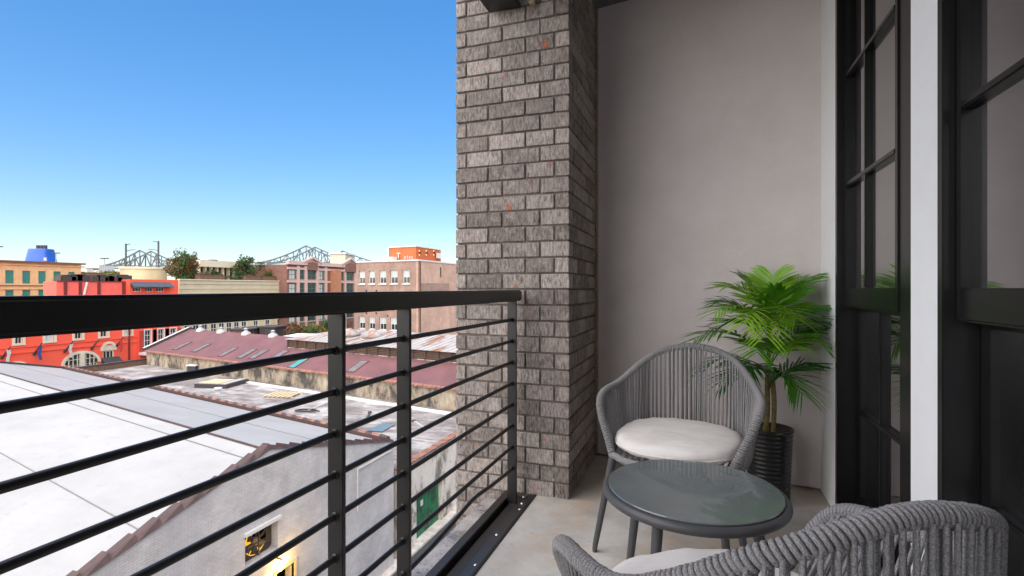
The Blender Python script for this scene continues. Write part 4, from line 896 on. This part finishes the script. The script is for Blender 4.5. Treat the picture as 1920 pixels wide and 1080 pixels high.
ctree(457, 525, 480, 44, 5, ['leaf_green', 'leaf_olive'], 'garden_tree', 'dark green tree beside the roof pavilion on the cream roof', n=2600, size=.2)
ctree(508, 527, 502, 30, 2.5, ['leaf_olive', 'leaf_yellow', 'leaf_green'], 'garden_shrub', 'olive shrub behind the long timber planter', 'shrub', 1500, False, .17)
ctree(530, 527, 504, 26, 2.2, ['leaf_orange', 'leaf_yellow', 'leaf_olive'], 'garden_shrub', 'orange leaved shrub at the right end of the cream roof', 'shrub', 1500, False, .17)
ctree(446, 527, 513, 40, 2.5, ['leaf_green'], 'garden_hedge', 'clipped dark green hedge on the cream roof edge', 'hedge', 1600, False, .16)
ctree(403, 525, 508, 22, 4, ['leaf_green'], 'garden_shrub', 'round dark shrub in front of the roof pavilion', 'shrub', 900, False, .16)
ctree(418, 527, 514, 16, 2.5, ['leaf_yellow'], 'garden_shrub', 'small yellow shrub in front of the roof pavilion', 'shrub', 700, False, .14)
ctree(378, 526, 512, 26, 3, ['leaf_orange', 'bark'], 'garden_shrub', 'brown dry shrub at the foot of the rusty tree', 'shrub', 900, False, .16)
ctree(390, 526, 510, 16, 3.5, ['leaf_green'], 'garden_shrub', 'small green shrub left of the round dark shrub', 'shrub', 600, False, .15)
for i, (u0, u1) in enumerate(((466, 496), (380, 427), (495, 528))):
    a, b = FC.s(u0), FC.s(u1); t = thing('timber_planter', FC.pt((a + b) / 2, zc_ + .18, -1.2), ('long timber planter by the clipped hedge', 'timber planter in front of the roof pavilion', 'timber planter under the orange leaved shrub')[i], 'planter', 'roof planters'); w_ = (b - a) / 2
    lbox(t, 'planter_wall', 'brown_timber', (-.5, -w_, 0), (.5, w_, .75)); lbox(t, 'planter_rim', 'brown_timber', (-.56, -w_ - .06, .75), (.56, w_ + .06, .84))
# plants and yard sheds behind the maroon roof
tree('yard_tree', (P_d(597, 620, 72).x, P_d(597, 620, 72).y, -8), 4.6, 1.6, 1.7, ['leaf_green', 'leaf_yellow'], 'bright green tree in the yard beyond the metal roof', n=1800, size=.17)
tree('yard_shrub', (P_d(566, 620, 74).x, P_d(566, 620, 74).y, -8), 3.9, 2.6, 1.3, ['leaf_orange', 'leaf_olive'], 'rust coloured shrub in the yard left of the bright green tree', 'shrub', n=1500, size=.17, trunk=False)
for i, (u, d_, w_, h_, zt2, m__) in enumerate(((468, 76, 5.6, 2.6, -4.9, 'brown_timber'), (512, 77, 3.2, 2.4, -4.7, 'soot'), (545, 66, 9, 2.4, -5.3, 'stained_wall'))):
    p = P_d(u, 600, d_); t = thing('roof_shed', (p.x, p.y, zt2 - h_), ('brown slatted screen on a low roof behind the maroon ridge', 'black cooling unit on a low roof behind the maroon ridge', 'low weathered shed with pale flat roof behind the metal roof')[i], ('screen', 'cooling unit', 'shed')[i]); t.rotation_euler = (0, 0, R(15))
    lbox(t, 'shed_wall', m__, (-1.2, -w_ / 2, -6), (1.2, w_ / 2, h_)); lbox(t, 'shed_roof', 'pale_wall' if i == 2 else 'soot', (-1.5, -w_ / 2 - .2, h_), (1.5, w_ / 2 + .2, h_ + .16))
    for k in range(6): lbox(t, 'slat', 'soot' if i != 2 else 'stained_wall', (1.205, -w_ / 2 + .1 + k * (w_ - .2) / 6, .2), (1.25, -w_ / 2 + .04 + (k + .7) * (w_ - .2) / 6, h_ - .15))

# ------------------------------------------------------------------ tan building with teal shutters
XT = -110.0; FT = Fac((XT, 0), (0, 1), (1, 0)); ta, tb_ = 38.0, FT.s(152); zt3 = 5.5
tn = thing('tan_building', (XT - 8, 52, ZG), 'tan brick building with teal shuttered windows and dark cornice', 'building')
tw = []
us = [(10, 26), (42, 57), (72, 86), (100.5, 114), (128, 140.5)]
for (z0, z1) in ((1.85, 4.1), (-1.7, .72), (-5.2, -2.8), (-8.8, -6.4)):
    for u0, u1 in us: tw.append((FT.s(u0), FT.s(u1), z0, z1))
    for k in (1, 2, 3): tw.append((FT.s(10) - 3.0 * k, FT.s(26) - 3.0 * k, z0, z1)) if FT.s(10) - 3.0 * k > ta else None
FT.wall('front_wall', 'tan_brick', tn, ta, tb_, ZG, zt3, tw)
for w_ in tw: FT.window(tn, *w_, nv=1, nh=0, frame='teal_shutter', pane='teal_shutter', fw=.10, rec=.18)
for z in (1.45, .85): FT.box(MB(), ta, tb_, z, z + .13, .002, .16).build('string_course', 'tan_brick' if z < 1 else 'brown_timber', tn)
FT.box(MB(), ta, tb_ + .3, zt3 - .5, zt3 - .32, .002, .2).build('string_course', 'tan_brick', tn)
FT.box(MB(), ta, tb_ + .5, zt3, zt3 + .28, -.6, .55).build('cornice', 'brown_timber', tn)
mass(tn, FT, ta, tb_, ZG, zt3 - .05, 16, 'tan_brick')
ft2 = Fac((-113, 0), (0, 1), (1, 0)); a, b = ft2.s(148), ft2.s(192); z = ft2.sz(170, 513)[1]
t2 = thing('tan_annexe', (-118, (a + b) / 2, ZG), 'lower tan annexe next to the teal shuttered building', 'building'); ft2.box(MB(), a, b, ZG, z, -10, 0).build('wall', 'tan_brick', t2); ft2.box(MB(), a, b + .2, z, z + .25, -10, .3).build('cornice', 'brown_timber', t2)
FT2w = ft2; ft2.box(MB(), a + 2.6, a + 3.6, z - 2, z - .8, .002, .05).build('window', 'far_glass', t2)
ctr = P_d(212, 520, 118); tree('courtyard_tree', (ctr.x, ctr.y, 1.5), 3.6, 3.6, 1.2, ['leaf_yellow', 'leaf_olive', 'leaf_green'], 'yellow green treetop between the tan annexe and the cream drum', n=1500, size=.22)

# ------------------------------------------------------------------ cream drum with street lamps
dc = P_d(270, 520, 104); drm = thing('cream_drum', (dc.x, dc.y, ZG), 'round cream drum shaped wall behind the red building', 'building')
zd = CAM_H + (540 - 502) * 104 / FPX; rr_ = 36 * 104 / FPX
MB().lathe((dc.x, dc.y, ZG), [(rr_, 0), (rr_, zd - ZG), (0, zd - ZG)], 40, False).build('drum_wall', 'cream_paint', drm); MB().lathe((dc.x, dc.y, zd), [(rr_ + .02, -.35), (rr_ + .22, -.3), (rr_ + .22, .06), (rr_ - .2, .07), (0, .07)], 40, False).build('drum_cap', 'cream_trim', drm)
for i, (u, v1, v0, sg, ups) in enumerate(((236, 457, 502, 1, (458, 469)), (297, 452, 502, -1, (453, 468)))):
    b = P_d(u, v0, 103); tp = P_d(u, v1, 103); t = thing('street_lamp', b, ('tall steel lamp post with two arms, standing on the drum near the annexe', 'tall steel lamp post with two arms, standing on the drum near the rusty tree')[i], 'street lamp', 'lamp posts on the drum')
    MB().tube([b, tp], .17, 8).build('post', 'lamp_steel', t); rt = Vector((CY, SY, 0)) * sg
    for k, vv in enumerate(ups):
        q = P_d(u, vv + 2, 103); L = (1.1, 2.0)[k]; am = MB(); am.tube([q, q + rt * L * .5 + Vector((0, 0, .25)), q + rt * L + Vector((0, 0, .3))], .07, 6); a_ = am.build('arm', 'lamp_steel', t)
        MB().bar(q + rt * (L - .1) + Vector((0, 0, .28)), q + rt * (L + .55) + Vector((0, 0, .22)), .22, .10).build('lamp_head', 'grey_trim', a_)
    q = P_d(u, v0 - 8, 103); MB().tube([q, q + rt * 1.6 + Vector((0, 0, .7))], .07, 6).build('stay', 'lamp_steel', t)
for i, (u, v1, d_) in enumerate(((105, 474.5, 130), (196, 484.5, 125), (-2, 462.5, 130))):
    tp = P_d(u, v1, d_); b = Vector((tp.x, tp.y, ZG)); t = thing('floodlight_mast', b, ('thin mast with flat twin lamp heads right of the blue funnel', 'thin mast with flat twin lamp heads above the tan annexe', 'thin mast with flat twin lamp heads left of the blue funnel')[i], 'street lamp', 'twin head masts')
    MB().tube([b, tp], .10, 6).build('post', 'grey_trim', t); rt = Vector((CY, SY, 0))
    for sg in (-1, 1): MB().bar(tp + rt * .1 * sg, tp + rt * .85 * sg, .5, .22).build('lamp_head', 'soot', t)

# ------------------------------------------------------------------ ship funnel
fd = 260.0; fcn = P_d(77.5, 494, fd); shp = thing('cruise_ship', (fcn.x, fcn.y, ZG), 'white cruise ship with blue tapered funnel moored behind the tan building', 'ship')
rt = Vector((CY, SY, 0)); fw_ = Vector((-SY, CY, 0))
def srect(c, hw, hd, z): return [c + rt * x + fw_ * y + Vector((0, 0, z - c.z)) for x, y in ((-hw, -hd), (hw, -hd), (hw, hd), (-hw, hd))]
zb4 = fcn.z - 1.0; zt4 = CAM_H + (540 - 467) * fd / FPX
m_ = MB(); seg = 24
for z, k in ((zb4, 1.02), (zb4 + (zt4 - zb4) * .93, .78), (zt4, .74)):
    m_.v += [Vector((fcn.x, fcn.y, z)) + rt * (6.0 * k * math.copysign(abs(math.cos(a)) ** .6, math.cos(a))) + fw_ * (5 * k * math.copysign(abs(math.sin(a)) ** .6, math.sin(a))) for a in [2 * math.pi * q / seg for q in range(seg)]]
for i in range(2):
    for k in range(seg): m_.f.append((i * seg + k, i * seg + (k + 1) % seg, (i + 1) * seg + (k + 1) % seg, (i + 1) * seg + k)); m_.smooth.append(True)
m_.f.append(tuple(range(2 * seg, 3 * seg))); m_.smooth.append(False); fun = m_.build('funnel', 'funnel_blue', shp)
m_ = MB(); [m_.tube([Vector((fcn.x, fcn.y, zt4)) + rt * x, Vector((fcn.x, fcn.y, zt4 + 1.9)) + rt * x], .9, 10) for x in (-1.5, .2, 1.9)]; m_.build('exhaust_pipe', 'soot', shp)
pc = P_d(85, 486, fd - 4.9)
for k in range(8):
    a = k * math.pi / 4; d1 = rt * math.cos(a) + Vector((0, 0, 1)) * math.sin(a); d2 = rt * math.cos(a + .39) + Vector((0, 0, 1)) * math.sin(a + .39); d3 = rt * math.cos(a - .39) + Vector((0, 0, 1)) * math.sin(a - .39)
    MB().prism([pc, pc + d3 * .55, pc + d1 * (1.35 if k % 2 else .95), pc + d2 * .55], -fw_ * .15).build('funnel_emblem', 'white_trim' if k % 2 == 0 else 'pink_trim', fun)
for i, (u0, u1, v1) in enumerate(((-60, 190, 505), (20, 172, 500), (176, 200, 498))):
    c0 = P_d((u0 + u1) / 2, v1, fd + 6); hw = (u1 - u0) / 2 * (fd + 6) / FPX; m_ = MB(); m_.prism([Vector((q.x, q.y, ZG)) for q in srect(c0, hw, 9 - i * 2, 0)], (0, 0, c0.z - ZG)); m_.build('superstructure', 'white_trim', shp)
    MB().prism([Vector((q.x, q.y, c0.z - 2.4)) for q in srect(c0 - fw_ * (9 - i * 2), hw * .97, .05, 0)], (0, 0, 1.0)).build('deck_windows', 'far_glass', shp)

# ------------------------------------------------------------------ twin truss bridges
def bridge(label, d_, tops, name='truss_bridge'):
    """tops: list of (left u, peak u, right u, foot v, peak v)"""
    p = P_d(tops[0][1], 540, d_); t = thing(name, (p.x, p.y, ZG), label, 'bridge', 'twin river bridges')
    zdk = lambda: 0
    for (ul, up_, ur, vf, vp) in tops:
        m_ = MB(); NL, NR = 8, 8; top = []; bot = []
        for k in range(NL + 1): f_ = k / NL; top.append((ul + (up_ - ul) * f_, vf - (vf - vp) * f_ ** 1.55)); bot.append((ul + (up_ - ul) * f_, vf + 1.5 - (3 * math.sin(math.pi * f_)) + 2.5 * f_ ** 4))
        for k in range(1, NR + 1): f_ = 1 - k / NR; top.append((up_ + (ur - up_) * (1 - f_), vf - (vf - vp) * f_ ** 1.45)); bot.append((up_ + (ur - up_) * (1 - f_), vf + 1.5 - (3 * math.sin(math.pi * f_)) + 2.5 * f_ ** 4))
        for side in (0, 16):
            T = [P_d(u, v, d_ + side) for u, v in top]; B = [P_d(u, v, d_ + side) for u, v in bot]
            for i in range(len(T) - 1):
                m_.bar(T[i], T[i + 1], 2.1); m_.bar(B[i], B[i + 1], 1.8)
                if i % 2: m_.bar(T[i], B[i + 1], 1.1)
                else: m_.bar(B[i], T[i + 1], 1.1)
                m_.bar(T[i], B[i], 1.1)
        m_.build('truss', 'bridge_steel', t)
        a, b = P_d(ul, vf + 4, d_ + 8), P_d(ur, vf + 4, d_ + 8); MB().bar(a, b, 14, 1.6).build('deck', 'bridge_steel', t)
        for uu in (ul + 4, up_, ur - 6):
            q = P_d(uu, vf + 5, d_ + 8); m_ = MB(); m_.bar(q, (q.x, q.y, ZG), 3.2); m_.build('pier', 'pale_wall', t)
    return t
bridge('grey steel cantilever truss bridge with the sharper peaks', 900, [(185, 262, 345, 499, 469.5), (478, 574, 668, 493, 461)])
bridge('grey steel cantilever truss bridge just behind its twin', 980, [(205, 283, 362, 499, 471), (500, 591, 684, 494, 463.5), (606, 642, 730, 496, 470.5)])

# ------------------------------------------------------------------ pink trimmed brick building
XK = -78.0; FK = Fac((XK, 0), (0, 1), (1, 0)); ka, kb = FK.s(538), FK.s(668)
pk = thing('gabled_brick_building', (XK - 8, (ka + kb) / 2, ZG), 'red brick building with pink trim, two small gables and green windows', 'building')
def zk(v, u=600): return FK.sz(u, v)[1]
zcor = zk(499); kcols = [(542, 554), (562, 569.5), (577, 591.5), (597.5, 606), (635.5, 643), (649.5, 661.5)]
kw = [(FK.s(a), FK.s(b), zk(v0), zk(v1)) for (v1, v0) in ((507.5, 525), (532, 550), (557, 575), (582, 600)) for a, b in kcols]
FK.wall('front_wall', 'dark_red_brick', pk, ka, kb, ZG, zcor, kw)
for i, w_ in enumerate(kw): FK.window(pk, *w_, nv=1, nh=1, frame='green_sash', fw=.14, pane='far_glass' if i % 3 else 'blind', sill='pink_trim', sw=.1)
for u in (558, 572.5, 594, 610, 646, 664.8): FK.box(MB(), FK.s(u) - .32, FK.s(u) + .32, ZG, zcor - .2, .002, .3).build('pilaster', 'pink_trim', pk)
FK.box(MB(), FK.s(619), FK.s(634), ZG, zk(505), .002, .9).build('brick_bay', 'orange_brick', pk)
for v in (505.5, 528.5, 553.5): FK.box(MB(), ka, kb, zk(v) - .22, zk(v) + .22, .002, .18).build('string_course', 'pink_trim', pk)
FK.box(MB(), ka, kb, zcor, zcor + .75, -.4, .45).build('cornice', 'pink_trim', pk)
for u0, up_, u1, v1 in ((568, 583, 598, 484), (640, 655, 669, 486)):
    a, b, c = FK.s(u0), FK.s(u1), FK.s(up_); z1 = zk(v1, up_); z0 = zcor - 1.0
    m_ = MB().prism([FK.pt(a, zcor + .76, .1), FK.pt(b, zcor + .76, .1), FK.pt(c, z1, .1)], FK.n * -.5); g_ = m_.build('gable', 'pink_trim', pk)
    MB().prism([FK.pt(a + .9, z0, .47), FK.pt(b - .9, z0, .47), FK.pt(b - .9, zcor + .6, .47), FK.pt(c, z1 - .8, .47), FK.pt(a + .9, zcor + .6, .47)], FK.n * .04).build('gable_brick', 'dark_red_brick', pk)
    m_ = MB(); m_.bar(FK.pt(a - .3, zcor + .7, .4), FK.pt(c, z1 + .1, .4), .5, .4); m_.bar(FK.pt(b + .3, zcor + .7, .4), FK.pt(c, z1 + .1, .4), .5, .4); m_.build('raking_cornice', 'pink_trim', g_)
mass(pk, FK, ka, kb, ZG, zcor - .05, 14, 'dark_red_brick')
for i, (u, v, w_, h_) in enumerate(((651, 604, 1.8, .5), (652, 609, 1.4, .35))): s_, z = FK.sz(u, v); FK.box(MB(), s_ - w_, s_ + w_, z - h_, z, .005, .1).build('sign_board', 'brown_timber', pk)
bx = P_d(642, 500, 150); bk = thing('cream_tower_block', (bx.x, bx.y, ZG), 'plain cream block rising behind the gabled brick building', 'building')
m_ = MB(); hw = 14 * 150 / FPX; c0 = Vector((bx.x, bx.y, ZG)); zz = CAM_H + (540 - 478) * 150 / FPX
m_.prism(srect(c0, hw, 4, ZG), (0, 0, zz - ZG)); m_.build('block_wall', 'cream_trim', bk); MB().prism([Vector((q.x, q.y, zz)) for q in srect(c0, hw + .3, 4.3, 0)], (0, 0, .4)).build('block_cap', 'pale_wall', bk)

# ------------------------------------------------------------------ brown brick building
C0 = P_d(784, 540, 80); zb5 = CAM_H + 51 * 80 / FPX
FL = Fac((C0.x, C0.y), (-.985, .17), (-.17, -.985)); FS = Fac((C0.x, C0.y), (0, 1), (1, 0))
br = thing('brown_brick_building', (C0.x - 8, C0.y + 8, ZG), 'weathered brown brick building with white lower sash windows and pale cap', 'building')
la = FL.s(668); bw = []
for (v1, v0) in ((507, 532), (551, 576.5), (595, 619)):
    for u0, u1 in ((673, 684.5), (691.5, 703), (711.5, 724), (732, 745.5), (755, 768)): bw.append((FL.s(u1), FL.s(u0), FL.sz(726, v0)[1], FL.sz(726, v1)[1]))
FL.wall('front_wall', 'brown_brick', br, 0, la, ZG, zb5, bw)
for w_ in bw: FL.window(br, *w_, nv=1, nh=1, frame='white_trim', fw=.13, sill='white_trim', sw=.10, blind=.46, rec=.2)
FS.wall('side_wall', 'sunlit_brown_brick', br, .02, 22, ZG, zb5)
FL.box(MB(), -.1, la, zb5, zb5 + .22, -.4, .12).build('parapet_cap', 'white_trim', br); FS.box(MB(), .0, 22, zb5 + .001, zb5 + .221, -.4, .12).build('parapet_cap', 'white_trim', br)
FS.box(MB(), .3, .7, ZG, zb5 - .1, .003, .12).build('downpipe', 'brown_timber', br)
s_, z = FS.sz(826, 520); FS.box(MB(), s_ - .15, s_ + .15, z - 0, z + 1.7, .003, .06).build('wall_slot', 'soot', br)
s0, z = FS.sz(786, 531); s1 = FS.s(842); FS.box(MB(), s0, s1, FS.sz(815, 545)[1], FS.sz(815, 531)[1], .003, .05).build('brick_patch', 'brown_brick', br)
for u, v in ((687, 545), (706, 545), (687, 587), (706, 587), (727, 592)): s_, z = FL.sz(u, v); FL.box(MB(), s_ - .14, s_ + .14, z - .14, z + .14, .003, .08).build('tie_plate', 'soot', br)
k_ = [FL.pt(.4, 0, -.41), FL.pt(la - .01, 0, -.41), FL.pt(la - .01, 0, -14), FS.pt(21.9, 0, -.41)]
MB().prism([Vector((q.x, q.y, ZG)) for q in k_], (0, 0, zb5 - .4 - ZG)).build('roof_mass', 'brown_brick', br)
# orange penthouse
O0 = P_d(780, 540, 90); FO = Fac((O0.x, O0.y), (-.985, .17), (-.17, -.985)); FO2 = Fac((O0.x, O0.y), (0, 1), (1, 0)); zo0, zo1 = zb5 - .5, CAM_H + 77.5 * 90 / FPX
op = thing('orange_penthouse', (O0.x - 3, O0.y + 3, zb5 - .4), 'orange rooftop penthouse with white lettering and three wall lights', 'penthouse')
ol, o2 = FO.s(728.5), FO2.s(825)
m_ = MB().prism([FO.pt(0, zo0), FO.pt(ol, zo0), FO.pt(ol, zo0) + Vector((0, o2, 0)), FO2.pt(o2, zo0)], (0, 0, zo1 - zo0)); m_.build('wall', 'orange_panel', op)
FO.box(MB(), -.1, ol + .15, zo1, zo1 + .2, -.3, .15).build('roof_edge', 'white_trim', op); FO2.box(MB(), -.1, o2 + .15, zo1 + .001, zo1 + .201, -.3, .15).build('roof_edge', 'white_trim', op)
MB().bar(FO.pt(ol, zo0, .03), FO.pt(ol, zo1, .03), .3).build('corner_trim', 'white_trim', op); MB().bar(FO2.pt(o2, zo0, .03), FO2.pt(o2, zo1, .03), .3).build('corner_trim', 'grey_trim', op)
def text_mesh(txt, size):
    cu = bpy.data.curves.new('lettering', 'FONT'); cu.body = txt; cu.size = size; cu.extrude = .05; o = bpy.data.objects.new('lettering', cu); col.objects.link(o)
    bpy.context.view_layer.update(); me = bpy.data.meshes.new_from_object(o.evaluated_get(bpy.context.evaluated_depsgraph_get())); bpy.data.objects.remove(o); bpy.data.curves.remove(cu); return me
xl, yl = -FO.e, Vector((0, 0, 1)); offs = op.location
for ch, u, v, sz in (('T', 744.5, 485.5, 1.55), ('o', 758.3, 485.5, .95), ('i', 764, 485.5, 1.0), ('s', 767.5, 485.5, .95), ('t', 772.5, 485.5, .95)):
    me = text_mesh(ch, sz); s_, z = FO.sz(u, v); p = FO.pt(s_, z, .12) - offs; nn = FO.n
    mat = Matrix(((xl.x, 0, nn.x, p.x), (xl.y, 0, nn.y, p.y), (0, 1, 0, p.z), (0, 0, 0, 1))); me.transform(mat); me.materials.clear(); me.materials.append(M('white_trim')); o = bpy.data.objects.new('sign_letter', me); col.objects.link(o); o.parent = op
for u in (786, 799, 813):
    s_, z = FO2.sz(u, 474); b_ = MB(); FO2.box(b_, s_ - .12, s_ + .12, z - .2, z + .2, .01, .3); wl = b_.build('wall_light', 'soot', op); b_ = MB(); FO2.box(b_, s_ - .10, s_ + .10, z + .2, z + .5, .01, .05); FO2.box(b_, s_ - .10, s_ + .10, z - .5, z - .2, .01, .05); b_.build('light_lens', 'wall_light', wl)
s_, z = FO2.sz(814, 484); FO2.box(MB(), FO2.s(815.5), FO2.s(823), z, z + 1.0, .3, .5).build('white_panel', 'white_trim', op); FO.box(MB(), FO.s(747), FO.s(730), zb5 - .4, FO.sz(740, 482.5)[1], .4, 1.6).build('white_kerb', 'white_trim', op)
